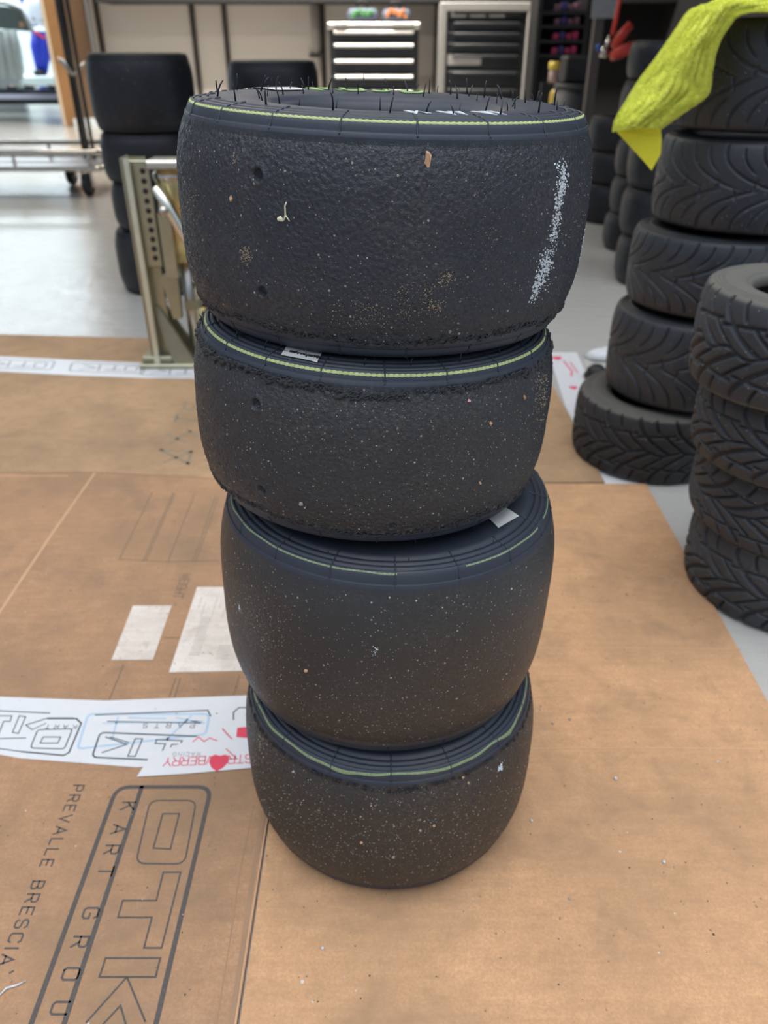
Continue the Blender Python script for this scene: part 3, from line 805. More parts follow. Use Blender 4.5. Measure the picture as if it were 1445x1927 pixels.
for i, (cx, cy, cz, Rr, W, tx, ty) in enumerate(MAIN):
    t = thing('slick_tyre', LAB[i], 'tyre', (cx, cy, cz), 'slick tyres of the central stack', (tx, ty, 0))
    me = slick_mesh('tyre_body', Rr, W, M_SLICK[i], 11+i*20, 1000, *BURR[i], grain=(.00022, .00016, .00006, .00011)[i], pits=PITS[i], nrib=(20, 20, 18, 16)[i], ph=(.12, .05, .2, R(-90))[i])
    obj_from(me, 'tyre_body', t)
    SLK.append((t, Rr, W))
(t1, R1, W1), (t2, R2, W2), (t3, R3, W3), (t4, R4, W4) = SLK
stripe(t1, R1, W1, M_STRIPE, .914, .012, True)
stripe(t2, R2, W2, M_STRIPE, .922, .0105, True)
stripe(t3, R3, W3, M_STRIPE2, .9135, .008, True, gaps=((272, 294), (330, 336)), wob=.0009, seed=3)
stripe(t4, R4, W4, M_STRIPE2, .921, .011, False, wob=.003, seed=5)
def hairs(t, Rr, W, spec, seed):
    g = random.Random(seed); k = 0
    for f, n, a0, a1, sc in spec:
        for i in range(n):
            th = R(a0+(a1-a0)*(i+g.uniform(-.15,.15))/n)
            o = bpy.data.objects.new('rubber_hair', HAIRS[k % 3]); k += 1; COL.objects.link(o); o.parent = t
            o.location = (f*Rr*math.cos(th), f*Rr*math.sin(th), side_pt(f, Rr, W))
            s = sc*g.uniform(.75, 1.2); o.scale = (s, s, s); o.rotation_euler = (g.gauss(0,.12), g.gauss(0,.12), g.uniform(0, 6.28))
hairs(t1, R1, W1, ((.80, 20, 0, 360, 1.15), (.60, 22, 5, 365, 1.05), (.70, 16, 15, 165, 1.25), (.885, 9, 10, 170, .9), (.93, 3, 165, 190, .6)), 2)
hairs(t2, R2, W2, ((.80, 18, 180, 360, .9), (.86, 9, 200, 345, .8), (.74, 12, 190, 350, .9), (.935, 3, 175, 200, .9)), 3)
hairs(t3, R3, W3, ((.70, 4, 230, 330, .8), (.83, 3, 250, 340, .5)), 4)
hairs(t4, R4, W4, ((.83, 3, 220, 330, .5),), 5)
marbles(t1, R1, W1, -.383, 230, 4, (185, 365), .6)
marbles(t2, R2, W2, .378, 300, 5, (175, 365), .8); marbles(t2, R2, W2, .372, 26, 55, (205, 262), 1.5); marbles(t2, R2, W2, .378, 10, 56, (176, 190), 1.8); marbles(t2, R2, W2, .38, 8, 57, (352, 364), 1.6)
marbles(t2, R2, W2, -.383, 240, 6, (185, 365), .65)
marbles(t4, R4, W4, .387, 260, 7, (185, 365), .4)
# white scuff, dirt and chips on the top tyre
sc = [(-41.8,.253,.003,.004,120,.0009),(-42.3,.20,.003,.004,110,.0009),(-42.8,.15,.0022,.003,40,.0008),(-42.4,.076,.0028,.004,70,.0009),(-43.2,.03,.0016,.003,50,.0009),(-42.4,-.02,.002,.004,40,.0007),
      (-44.8,-.06,.0035,.003,60,.0008),(-44.5,-.108,.0035,.004,90,.0008),(-46.0,-.155,.0032,.004,110,.0008),(-47.5,-.205,.0022,.003,110,.0009),(-44,-.02,.005,.02,80,.0004)]
flecks(t1, R1, W1, sc, M_CHALK, 'white_scuff', 1)
flecks(t1, R1, W1, [(-13.9,-.10,.003,.006,40,.0009),(-13.9,-.22,.003,.006,70,.0010),(-13.7,-.34,.003,.004,60,.0010)], M_CHALK, 'white_edge_scuff', 2)
flecks(t1, R1, W1, [(-74.7,-.098,.003,.0022,60,.0006),(-76.9,-.213,.0022,.002,60,.0006),(-81.5,-.17,.009,.007,240,.00042),(-90,-.25,.014,.006,300,.00042),(-66,.02,.008,.02,160,.0003),(-100,-.2,.02,.012,170,.0004),(-125.3,-.069,.0025,.0025,150,.0005),
                     (-128,.29,.0015,.0015,20,.0004),(-150,0,.01,.03,200,.0004)], M_TAN, 'dried_dirt', 3)
flecks(t1, R1, W1, [(-60, 0, .12, .03, 260, .00019),(-40,.1,.04,.04,200,.00017)], M_CHALK, 'white_specks', 9)
def chip(parent, Rr, W, td, x, a, b_, mat, seed, name='grit_chip'):
    g = random.Random(seed); mb = MB(); th = R(td); p = surf_pt(Rr, W, th, x, .0); u = Vector((-math.sin(th), math.cos(th), 0)); v = Vector((0,0,1)); nn = Vector((math.cos(th), math.sin(th), 0)); m = 9
    r0 = [p + u*a*math.cos(2*PI*q/m)*g.uniform(.6,1.2) + v*b_*math.sin(2*PI*q/m)*g.uniform(.6,1.2) - nn*.0006 for q in range(m)]
    r1 = [q + (p-q)*.25 + nn*.0016*g.uniform(.7,1.2) for q in r0]
    mb.v = [tuple(q) for q in r0+r1]; mb.f = [(q, (q+1) % m, m+(q+1) % m, m+q) for q in range(m)] + [tuple(m+q for q in range(m))]
    return mb.build(name, mat, parent)
chip(t1, R1, W1, -80.8, .335, .0024, .0052, M_WOOD, 1, 'wood_chip')
chip(t1, R1, W1, -129, .146, .0012, .0018, M_WOOD, 2)
mb = MB(); f_ = lambda td, x, o=.0012: surf_pt(R1, W1, R(td), x, o)
mb.tube([f_(-113.4,.095), f_(-112.9,.115), f_(-113.0,.15), f_(-112.6,.165)], [.0004,.0005,.0004,.0003], 6); mb.tube([f_(-112.9,.115), f_(-111.9,.095)], .0004, 6)
mb.tube([f_(-114.9,.096), f_(-114.3,.10), f_(-113.5,.094)], [.0009,.0015,.0006], 8); mb.build('plant_fluff', M_FLUFF, t1, True)
chip(t2, R2, W2, -63.1, .322, .0011, .0013, M_PINK, 3); chip(t2, R2, W2, -41.5, .264, .0008, .0019, M_WOOD, 4); chip(t2, R2, W2, -55.7, .186, .0008, .0018, M_WOOD, 5)
chip(t2, R2, W2, -57.2, -.132, .001, .0011, M_WOOD, 6); chip(t2, R2, W2, -109.8, -.239, .0019, .0021, M_STONE, 7, 'embedded_stone')
flecks(t2, R2, W2, [(-28,.2,.006,.012,120,.0006),(-33,.25,.003,.01,40,.0005),(-55,.12,.02,.02,90,.0004)], M_TAN, 'dried_dirt', 4)
flecks(t2, R2, W2, [(-60,0,.06,.03,300,.00024),(-110,.1,.05,.03,120,.00022)], M_CHALK, 'white_specks', 5)
chip(t3, R3, W3, -114.9, -.021, .0021, .0018, M_WOOD, 8)
flecks(t3, R3, W3, [(-93.8,.146,.0012,.002,16,.0006),(-144.5,.093,.0008,.002,14,.0008),(-100,.0,.09,.04,460,.00026)], M_CHALK, 'white_specks', 6)
flecks(t3, R3, W3, [(-135,.15,.02,.02,160,.0005),(-105,-.2,.04,.02,60,.0007)], M_TAN, 'dried_dirt', 7)
flecks(t4, R4, W4, [(-46.3,.307,.0012,.0022,40,.0010),(-100,.05,.10,.035,720,.00036)], M_CHALK, 'white_specks', 8)
flecks(t4, R4, W4, [(-147,.35,.004,.01,60,.0008),(-90,.0,.09,.03,240,.0006)], M_TAN, 'dried_dirt', 9)
for q, (td, x) in enumerate(((-63.5,.375),(-79.7,.11),(-88.9,-.077),(-75,.13),(-127.2,.332),(-61.5,.333),(-100,.02))):
    chip(t4, R4, W4, td, x, .0014, .0012, (M_WOOD, M_STONE, M_TAN)[q % 3], 20+q)
# stickers (tyre-local xy)
def loc2(t, p): return (p[0]-t.location.x, p[1]-t.location.y)
sticker(t2, [loc2(t2, p) for p in ((-.064,.474),(-.041,.463),(-.0435,.4475),(-.0665,.4575))], R2, W2, text='SAFETYLINER',
        dirs=(loc2(t2, (-.0420,.4545)), (-.0205,.0098), (-.43,-.9), .12, .0006), size=.0026)
o = sticker(t3, [loc2(t3, p) for p in ((.072,.500),(.090,.507),(.099,.494),(.081,.476))], R3, W3)
sticker(t1, [(q*R1*math.cos(R(a)), q*R1*math.sin(R(a))) for q, a in ((.86,150),(.86,132),(.67,130),(.67,148))], R1, W1)
tb = MB()
for k, ch in enumerate('MOJO'):
    th = R(122 - k*13); rr = .665*R1
    lettering(tb, ch, (rr*math.cos(th), rr*math.sin(th)), (math.sin(th), -math.cos(th)), (math.cos(th), math.sin(th)), .020, .0034, 0)
tb.v = [(v[0], v[1], side_pt(min(.94, math.hypot(v[0], v[1])/R1), R1, W1)+.0006+v[2]) for v in tb.v]
tb.build('sidewall_lettering', simple('green_lettering', (.36,.55,.20), .6), t1)
tb = MB()
for a, n_ in ((-84, 4), (-73, 5), (-60, 5)):
    tb.ribbon([((.70+.10*(q % 2))*R1*math.cos(R(a+q*1.7)), (.70+.10*(q % 2))*R1*math.sin(R(a+q*1.7))) for q in range(n_)], .0030, 0)
tb.v = [(v[0], v[1], side_pt(min(.94, math.hypot(v[0], v[1])/R1), R1, W1)+.0006+v[2]) for v in tb.v]
tb.build('paint_mark', M_CHALK, t1)

# --- rain tyres
WSIDE = [(f if f >= .8 else .555+(f-.468)*(.8-.555)/(.8-.468), h) for f, h in SIDE]
WINNER = [(max(.55, f+.09*max(0, (.66-f)/.2)), h) for f, h in INNER]
def tread_field(kind, Rr, W, nrow, NT, seed):
    x = np.linspace(.42, -.42, nrow)[:, None]/.42; th = np.linspace(0, 2*PI, NT, endpoint=False)[None, :]
    s = th*Rr; y = np.abs(x); half = .42*W; Cc = 2*PI*Rr
    side = np.where(x >= 0, 0.0, .5)
    def curves(n, L, pw, wd, ylo, yhi, shift=0.0, flat=False, sgn=1):
        pitch = Cc/n
        off = sgn*L*(1-y)**pw
        slope = L*pw*np.maximum(1e-3, (1-y))**(pw-1)/half
        ph = s - off - shift*pitch - side*pitch
        d = np.abs((ph/pitch+.5) % 1 - .5)*pitch/np.sqrt(1+slope**2)
        g = 1/(1+np.exp((d-wd)/(wd*.22)))
        g *= 1/(1+np.exp((ylo-y)*60))*1/(1+np.exp((y-yhi)*60)); return g
    if kind == 'A':
        g = np.maximum.reduce([curves(17, .075, 2.5, .0015, .02, 2), curves(17, .060, 2.3, .0010, .40, .95, .5),
                               curves(17, .014, 1.0, .0012, .0, .24, .2, sgn=-1)])
        dep = .0034
    else:
        zig = np.abs(y - (.50+.12*((s/(Cc/14)+side) % 1)))*half
        gz = 1/(1+np.exp((zig-.0014)/.0004))
        cz_ = np.abs(x*half - .0035*np.sin(2*PI*s/(Cc/14)))
        gc = 1/(1+np.exp((cz_-.0013)/.0004))
        g = np.maximum.reduce([curves(14, .055, 1.7, .0023, .0, 2), curves(14, .055, 1.5, .0014, .12, .62, .5), curves(14, .03, 1.4, .0015, .66, 2, .45, sgn=1), gz*.9, gc])
        dep = .0052
    return -g*dep

def wet_mesh(name, Rr, W, mat, kind, seed, NT=720):
    nrow = 76; e = .03
    P = [(a*Rr, h*W, 0) for a, h in WINNER[::-1]]
    sd_ = [(.950,.442),(.938,.452),(.925,.459)] + [q for q in WSIDE if q[0] < .917]
    P += [(a*Rr, h*W, 0) for a, h in sd_[::-1]]
    i0 = len(P)
    for i in range(nrow):
        x = .42-.84*i/(nrow-1); P.append((Rr*(1-.035*(abs(x)/.42)**4), x*W, 1))
    P += [(a*Rr, -h*W, 0) for a, h in sd_] + [(a*Rr, -h*W, 0) for a, h in WINNER[:-1]]
    D = np.zeros((len(P), NT)); F = tread_field(kind, Rr, W, nrow, NT, seed); D[i0:i0+nrow] = F
    if kind == 'B':
        D[i0-1] = F[0]*.8; D[i0-2] = F[0]*.5; D[i0+nrow] = F[-1]*.8; D[i0+nrow+1] = F[-1]*.5
    return grid_mesh(name, P, D, NT, mat)

# stack of rain tyres at the right, behind
wa = wet_mesh('tyre_body', .135, .140, M_WET, 'A', 1)
wa2 = wet_mesh('tyre_body', .135, .128, M_WETD2, 'B', 2)
BACKST = [ # x, y, z0, W, rotz, mesh, label, flip
 (.482, 1.28, .0, .128, .2, wa2, 'low blocky rain tyre with dusty sidewall, bottom of the tall stack under the yellow cloth', 0),
 (.525, 1.28, .130, .150, .9, wa, 'rain tyre second from the floor in the tall stack under the yellow cloth', 1),
 (.537, 1.28, .282, .124, 1.7, wa, 'rain tyre third from the floor in the tall stack under the yellow cloth', 1),
 (.558, 1.28, .408, .130, 2.2, wa, 'rain tyre directly below the one carrying the yellow cloth', 0),
 (.556, 1.285, .540, .142, 3.1, wa, 'rain tyre topmost in the tall stack, yellow cloth draped over it', 0)]
for x, y, z0, W, rz, me, lab, flip in BACKST:
    h = .140 if me is wa else .128
    t = thing('rain_tyre', lab, 'tyre', (x, y, z0+W*.482), 'rain tyres of the tall right stack')
    o = obj_from(me, 'tyre_body', t); o.rotation_euler = (PI if flip else 0, 0, rz); o.scale = (1, 1, W/h)
# front right stack
wb = wet_mesh('tyre_body', .131, .105, M_WETD, 'B', 5)
FRONT = [(.552, .872, 0, .112, .1, 'blocky rain tyre on the bare floor at the bottom of the near right stack', 0),
         (.538, .875, .110, .096, 1.1, 'blocky rain tyre second from the floor in the near right stack', 1),
         (.520, .870, .204, .096, 2.3, 'blocky rain tyre second from the top in the near right stack', 0),
         (.487, .868, .298, .122, 3.0, 'blocky rain tyre with dusty grey sidewall on top of the near right stack', 0)]
wbt = wet_mesh('tyre_body', .122, .105, M_WETD, 'B', 6)
for x, y, z0, W, rz, lab, flip in FRONT:
    t = thing('rain_tyre', lab, 'tyre', (x, y, z0+W*.482), 'rain tyres of the near right stack', (R(1.5) if z0 in (.11,) else 0, 0, 0))
    o = obj_from(wbt if z0 > .29 else wb, 'tyre_body', t); o.rotation_euler = (PI if flip else 0, 0, rz); o.scale = (1, 1, W/.105)

# background slick stacks
bw = slick_mesh('tyre_body', .143, .182, M_BGS, 301, 200, grain=.00005, nrib=0)
bn = slick_mesh('tyre_body', .135, .130, M_BGS, 321, 200, grain=.00005, nrib=0)
def stack(x, y, spec, labels, group, jit=0):
    z = 0; g = random.Random(jit)
    for (kind, W), lab in zip(spec, labels):
        me, hh = (bw, .182) if kind == 'w' else (bn, .130)
        t = thing('slick_tyre', lab, 'tyre', (x+g.uniform(-.008,.008), y+g.uniform(-.008,.008), z+W*.482), group)
        o = obj_from(me, 'tyre_body', t); o.scale = (1, 1, W/hh); o.rotation_euler = (0, 0, g.uniform(0, 6)); z += W*.965
    return z
stack(-.672, 2.45, (('w',.188),('n',.136),('n',.134),('w',.198)),
      ('dark slick tyre on the floor at the bottom of the stack behind the zinc stand', 'narrow slick tyre second from the floor in the stack behind the zinc stand',
       'narrow slick tyre directly under the top tyre of the stack behind the zinc stand', 'wide slick tyre on top of the stack behind the zinc stand'), 'slick tyres of the left background stack', 3)
stack(-.352, 2.78, (('w',.184),('n',.134),('n',.132),('w',.184)),
      ('slick tyre hidden low in the stack right behind the central tyres', 'second tyre up in the stack right behind the central tyres',
       'third tyre up in the stack right behind the central tyres', 'slick tyre top showing left of the tool chest behind the central stack'), 'slick tyres of the middle background stack', 5)
ORD = ('on the floor', 'second from the floor', 'third from the floor', 'fourth from the floor', 'topmost')
stack(.885, 2.52, (('w',.15),('w',.142),('w',.185),('n',.13)), ['smooth slick tyre %s in the stack beside the cloth corner' % ORD[i if i < 3 else 4] for i in range(4)], 'slick tyres beside the cloth', 7)
stack(.955, 3.0, (('n',.13),('n',.13),('n',.13),('w',.18),('n',.12)), ['dark slick tyre %s in the half hidden stack behind the cloth' % ORD[i] for i in range(5)], 'slick tyres of the half hidden stack', 9)
stack(.99, 3.55, (('w',.16),('n',.13),('n',.13)), ['dark slick tyre %s in the farthest stack near the bin' % ORD[i if i < 2 else 4] for i in range(3)], 'slick tyres of the farthest stack', 11)
stack(1.31, 3.35, (('w',.18),('n',.13),('w',.18),('n',.13),('n',.13)), ['black tyre %s in the tall dark stack behind the yellow cloth' % ORD[i] for i in range(5)], 'tyres of the tall dark stack', 13)

# ------------------------------------------------------------------ yellow cloth
def fuzzy(name): 
    k = N(name); o = k.obj(); n1 = k.noise(o, 60, 4, .6); n2 = k.noise(o, 350, 3)
    c = k.mix(n1, (.80, .85, .13), (.97, .95, .12)); c = k.mix(k.math('MULTIPLY', n2, .3), c, (.90, .96, .40))
    k.l(c, k.b.inputs['Base Color']); k.b.inputs['Roughness'].default_value = .9
    k.b.inputs['Sheen Weight'].default_value = .4; k.b.inputs['Sheen Tint'].default_value = (.9, 1, .4, 1)
    k.l(k.bump(k.noise(o, 500, 4, .7), .35, .001), k.b.inputs['Normal']); return k.m
M_CLOTH = fuzzy('yellow_microfibre'); M_CLOTH2 = simple('yellow_cloth_back', (.95, .90, .06), .9, var=.1, bump=.4)
def spline(pts, n):
    P = [np.array(p, float) for p in pts]; out = []
    for i in range(n):
        f = i/(n-1)*(len(P)-1); k_ = min(int(f), len(P)-2); t_ = f-k_
        p0, p1, p2, p3 = P[max(k_-1,0)], P[k_], P[k_+1], P[min(k_+2, len(P)-1)]
        out.append(.5*((2*p1)+(-p0+p2)*t_+(2*p0-5*p1+4*p2-p3)*t_**2+(-p0+3*p1-3*p2+p3)*t_**3))
    return out
def cloth():
    Lp = [tuple(at(*q)) for q in ((1470,-50,1.30),(1400,-30,1.27),(1345,2,1.23),(1300,20,1.22),(1270,60,1.21),(1235,110,1.205),(1205,150,1.20),(1180,190,1.19),(1160,225,1.18),(1156,245,1.175))]
    Rp = [tuple(at(*q)) for q in ((1600,40,1.18),(1520,28,1.135),(1440,22,1.13),(1395,26,1.135),(1372,46,1.14),(1350,84,1.145),(1338,132,1.15),(1330,176,1.155),(1290,207,1.16),(1242,241,1.165))]
    NU, NV = 90, 44
    a = spline(Lp, NU); c = spline(Rp, NU); P = np.zeros((NU, NV, 3))
    nz = fnoise(NU, NV*2, 1/NU, 1/NV, .10, .5, 5)[:, :NV]; nf = fnoise(NU, NV*2, 1/NU, 1/NV, .03, .1, 6)[:, :NV]
    for i in range(NU):
        for j in range(NV):
            s_ = j/(NV-1); p = a[i]*(1-s_)+c[i]*s_
            bul = math.sin(PI*s_)
            fold = .006*math.sin(s_*9+i*.06)*bul + .0022*nz[i, j]*bul 
            p = p + np.array([0, -.014*bul - fold, .006*bul + fold*.3]); P[i, j] = p
    root = thing('microfibre_cloth', 'fluffy yellow microfibre cloth draped over the top tyre of the tall right stack', 'cloth', tuple(P[-1, NV//2]))
    o0 = np.array(root.location)
    th = .005; mb = MB()
    V1 = (P-o0).reshape(-1, 3); V2 = V1 + np.array([.001, th, .0005])
    mb.v = [tuple(q) for q in V1] + [tuple(q) for q in V2]; n = NU*NV
    for i in range(NU-1):
        for j in range(NV-1):
            q = (i*NV+j, i*NV+j+1, (i+1)*NV+j+1, (i+1)*NV+j); mb.f.append(q[::-1]); mb.f.append(tuple(n+e for e in q))
    edge = [(i*NV, (i+1)*NV) for i in range(NU-1)] + [((NU-1)*NV+j, (NU-1)*NV+j+1) for j in range(NV-1)] + [((i+1)*NV+NV-1, i*NV+NV-1) for i in range(NU-1)] + [(j+1, j) for j in range(NV-1)]
    for e0, e1 in edge: mb.f.append((e0, e1, n+e1, n+e0))
    # fibres
    g = np.random.default_rng(3); N_ = 60000
    ii = g.uniform(0, NU-1.001, N_); jj = g.uniform(0, NV-1.001, N_)
    ed = g.random(N_) < .22; jj = np.where(ed, np.where(g.random(N_) < .5, 0.0, NV-1.01), jj); eb = g.random(N_) < .05; ii = np.where(eb, NU-1.01, ii)
    i0 = ii.astype(int); j0 = jj.astype(int); G = P-o0
    base = G[i0, j0]*((1-(ii-i0))*(1-(jj-j0)))[:, None] + G[i0+1, j0]*((ii-i0)*(1-(jj-j0)))[:, None] + G[i0, j0+1]*((1-(ii-i0))*(jj-j0))[:, None] + G[i0+1, j0+1]*((ii-i0)*(jj-j0))[:, None]
    du = G[i0+1, j0]-G[i0, j0]; dv = G[i0, j0+1]-G[i0, j0]; nn = np.cross(dv, du); nn /= np.linalg.norm(nn, axis=1)[:, None]+1e-9
    nn *= np.where(nn[:, 1] > 0, -1, 1)[:, None]
    side = np.where(jj < .5, -1.0, np.where(jj > NV-1.6, 1.0, 0.0))[:, None]*(dv/(np.linalg.norm(dv, axis=1)[:, None]+1e-9))
    dirn = nn + g.normal(0, .55, (N_, 3)) + side*1.2 + np.where(eb, 1, 0)[:, None]*np.array([[0, 0, -1.2]]) + np.array([[0, 0, -.35]]); dirn /= np.linalg.norm(dirn, axis=1)[:, None]
    L = g.uniform(.0016, .0036, N_)[:, None]; wv = np.cross(dirn, g.normal(0, 1, (N_, 3))); wv /= np.linalg.norm(wv, axis=1)[:, None]; wv *= .0004
    b0 = len(mb.v); tri = np.stack([base-wv, base+wv, base+dirn*L], 1).reshape(-1, 3)
    mb.v += [tuple(q) for q in tri]; mb.f += [(b0+3*q, b0+3*q+1, b0+3*q+2) for q in range(N_)]
    mb.build('cloth_panel', M_CLOTH, root, True)
    # turned-back corner
    Q = [at(1158,246,1.185), at(1182,272,1.185), at(1208,300,1.185), at(1226,321,1.182), at(1243,290,1.178), at(1245,262,1.178), at(1243,238,1.178), at(1200,242,1.185)]
    m2 = MB(); m2.slab([q-root.location for q in Q], (.001, .006, .001)); m2.build('turned_corner', M_CLOTH2, root)
cloth()

# ------------------------------------------------------------------ cardboard on the floor
CT = .004
def sheet(poly, z0, mat, lab, jag=None):
    b = MB(); b.prism(poly, z0, z0+CT); o = b.build('cardboard_sheet', mat); chain(o); return tag(o, lab, 'cardboard', 'cardboard sheets on the floor')
Z0 = .0008
far = sheet([(-1.9,1.1905),(-.506,1.1945),(-.30,1.1725),(-.112,1.1695),(-.11,1.158),(.378,1.158),(.374,1.50),(.368,1.80),(.15,1.90),(-.617,1.925),(-1.9,2.03)], Z0, M_CARD_F, 'far flattened cardboard sheet under the zinc stand')
left = sheet([(-1.5,.08),(-.112,.08),(-.112,1.168),(-.30,1.171),(-.506,1.193),(-1.5,1.189)], Z0, M_CARD_L, 'left flattened cardboard sheet with large printed logo and tape strips')
right = sheet([(-.110,.08),(.436,.08),(.436,.63),(.447,1.152),(-.110,1.156)], Z0, M_CARD_R, 'right plain flattened cardboard sheet under and beside the central stack')
ZT = Z0+CT
def on(par, mb, name, mat):
    o = mb.build(name, mat); o.parent = par; o.location = Vector((0,0,0)) - par.location; return o
for y, xa, xb in ((.73,.16,.44),(.571,.13,.436)):
    b = MB(); b.ribbon([(xa, y), ((xa+xb)/2, y+.001), (xb, y-.001)], .0018, ZT-.0001, .0004); on(right, b, 'fold_crease', M_CREASE)
for pts_, wd_, m_ in (([(-.116,.50),(-.118,.43),(-.1165,.36),(-.1155,.09)], .004, M_CREASED), ([(-.1125,.50),(-.1135,.36),(-.1125,.09)], .0012, M_CREASE), ([(-.128,.50),(-.130,.43),(-.128,.36),(-.126,.09)], .0010, M_CREASED),
                      ([(-.506,1.19),(-.508,1.0),(-.506,.79),(-.51,.6)], .004, M_CREASE), ([(-1.4,1.176),(-.55,1.18)], .003, M_CREASE)):
    b = MB(); b.ribbon(pts_, wd_, ZT-.0001, .0003); on(left, b, 'fold_crease', m_)

# printed box art: frame, O, T, K and lettering that reads towards the camera
def logo(par, mat, tx, fine=.0015, frame=.0042, letters=True, nm='printed_logo'):
    P = lambda u, v: tx(fl(u, v, ZT))
    b = MB()
    a_, b2 = P(222,1488), P(393,1490); A = Vector((-.2685,.5215)); B = Vector((-.1735,.5215))
    fr = rrect(tx(Vector((-.2685,.2))), tx(A), tx(B), tx(Vector((-.1735,.2))), .014)
    b.ribbon(fr, frame, ZT, closed=True)
    b.ribbon([tx(Vector((-.2435,.5215))), tx(Vector((-.2435,.2)))], frame, ZT)
    c8 = lambda x, y: P(x/3.01, 1440+y/3.01)
    b.ribbon(rrect(c8(850,200), c8(1112,200), c8(1045,560), c8(768,557), .009), fine, ZT, closed=True)
    b.ribbon([c8(922,275), c8(1015,275), c8(965,475), c8(868,470)], fine, ZT, closed=True)
    b.ribbon([c8(925,607), c8(1023,607), c8(915,1035), c8(815,1035), c8(860,862), c8(668,862), c8(695,767), c8(885,767)], fine, ZT, closed=True)
    b.ribbon([c8(598,1093), c8(908,1093), c8(880,1200), c8(563,1200)], fine, ZT, closed=True)
    b.ribbon([c8(712,1207), c8(490,1455)], fine, ZT); b.ribbon([c8(722,1207), c8(822,1450)], fine, ZT)
    b.ribbon([c8(585,1466), c8(682,1362), c8(712,1466)], fine, ZT)
    if letters:
        for ch, (x, y) in zip('KARTGROU', ((725,235),(672,362),(632,482),(597,605),(513,840),(452,1005),(400,1185),(338,1380))):
            c_ = c8(x, y); lettering(b, ch, c_ + Vector((-.0062, .0050)), (0,-1), (1,0),   .0125, .0017, ZT, .2, 1.0)
    return on(par, b, nm, mat)
logo(left, M_PRINT, lambda p: Vector(p[:2]))
b = MB(); c8 = lambda x, y: fl(x/3.01, 1440+y/3.01, ZT)
p0, p1 = c8(430,145), c8(10,1150)
lettering(b, 'PREVALLE BRESCIA`', (-.3125, .5235), (0,-1), (1,0), .0105, .0015, ZT, .46, 1.0); on(left, b, 'printed_address', M_PRINT)
# faint form grid
c5 = lambda x, y: fl(180+x/4.013, 880+y/4.013, ZT)
b = MB()
for p_ in (((425,190),(180,690)), ((585,190),(360,700)), ((600,190),(380,700)), ((745,200),(545,710)), ((905,215),(735,705)), ((925,230),(757,705)), ((175,690),(560,712)), ((560,712),(950,700)),
           ((210,1490),(95,1770)), ((605,1590),(545,1765)), ((640,1590),(585,1765)), ((1085,1570),(1030,1765)), ((520,1285),(640,1285))):
    b.ribbon([c5(*q) for q in p_], .0016, ZT)
on(left, b, 'printed_form', M_PRINTF); b = MB()
lettering(b, 'WEIGHT -', c5(655,800), (0,-1), (1,0), .0125, .0016, ZT, .22, .9); on(left, b, 'printed_weight', M_PRINTF)
# faded print on the far sheet
b = MB(); cc = lambda x, y: fl(x/3.44, 620+y/3.44, ZT)
for P_ in (([(1200,470),(1260,480),(1250,520),(1190,515)]), ([(1150,545),(1130,600)], [(1150,572),(1285,592)]), ([(1080,680),(1200,730)], [(1230,660),(1100,735)], [(1210,650),(1280,680)]), ([(1040,780),(1220,870)], [(1240,790),(1060,860)], [(1040,780),(1240,790)], [(1240,790),(1215,870)])):
    if isinstance(P_, tuple):
        for q in P_: b.ribbon([cc(*e) for e in q], .006, ZT)
    else: b.ribbon([cc(*e) for e in P_], .004, ZT, closed=True)
on(far, b, 'faded_print', simple('very_faded_print', (.27,.21,.14), .8, var=.2, scale=60))

# paper labels stuck on the left sheet
def lab_poly(pts, lab, lines):
    b = MB(); b.prism(pts, ZT+.0004, ZT+.0006); o = b.build('paper_label', M_LABEL); chain(o); tag(o, lab, 'label', 'paper labels on the cardboard')
    m = MB()
    for q, tw in lines: m.ribbon(q, tw, ZT+.00065, .0001)
    on(o, m, 'faded_text', simple('faded_text', (.40,.36,.33), .8, var=.3, scale=500)); return o
g = random.Random(8)
ln = [([(-.30+ .003*k, .742), (-.30+.003*k, .742-.004-.004*(k % 3))], .0008) for k in range(3)]
lab_poly([(-.3345,.8155),(-.2825,.8155),(-.2805,.709),(-.3305,.709)], 'small worn white paper label on the cardboard left of the larger label', ln)
ln = [([(-.246+.007*k, .835-.013*(k % 3)), (-.246+.007*k, .81-.02*(k % 2))], .0007) for k in range(6)] + [([(-.238, .79-.004*k), (-.226, .79-.004*k)], .0009) for k in range(19)] + [([(-.205, .735-.004*k), (-.190, .735-.004*k)], .0006) for k in range(7)]
lab_poly([(-.2575,.857),(-.16,.857),(-.16,.69),(-.2555,.687)], 'large worn white paper label partly behind the central stack', ln)

# tape strips
def tape(pts_top, pts_bot, z, lab, grp='tape strips on the floor'):
    b = MB(); n = len(pts_top)
    b.v = [(p[0], p[1], z) for p in pts_top] + [(p[0], p[1], z) for p in pts_bot] + [(p[0], p[1], z+.0003) for p in pts_top] + [(p[0], p[1], z+.0003) for p in pts_bot]
    for i in range(n-1):
        b.f += [(2*n+i, 3*n+i, 3*n+i+1, 2*n+i+1), (i, i+1, n+i+1, n+i), (n+i, n+i+1, 3*n+i+1, 3*n+i), (i+1, i, 2*n+i, 2*n+i+1)]
    b.f += [(0, n, 3*n, 2*n), (n-1, 2*n-1, 4*n-1, 3*n-1)[::-1]]
    o = b.build('printed_tape', M_TAPE); chain(o); return tag(o, lab, 'tape', grp)
ta = tape([(-.75,.650),(-.44,.647),(-.317,.641),(-.16,.649),(-.10,.655)], [(-.75,.568),(-.405,.563),(-.381,.558),(-.255,.546),(-.10,.56)], ZT+.0002, 'white tape strip with black outlined logos left of the bottom tyre')
zt_ = ZT+.0002+.0003
def ribs_on(par, name, mat, strokes, z, h=.00015):
    b = MB()
    for q, wd, cl in strokes: b.ribbon(q, wd*1.3, z, h, cl)
    return on(par, b, name, mat)
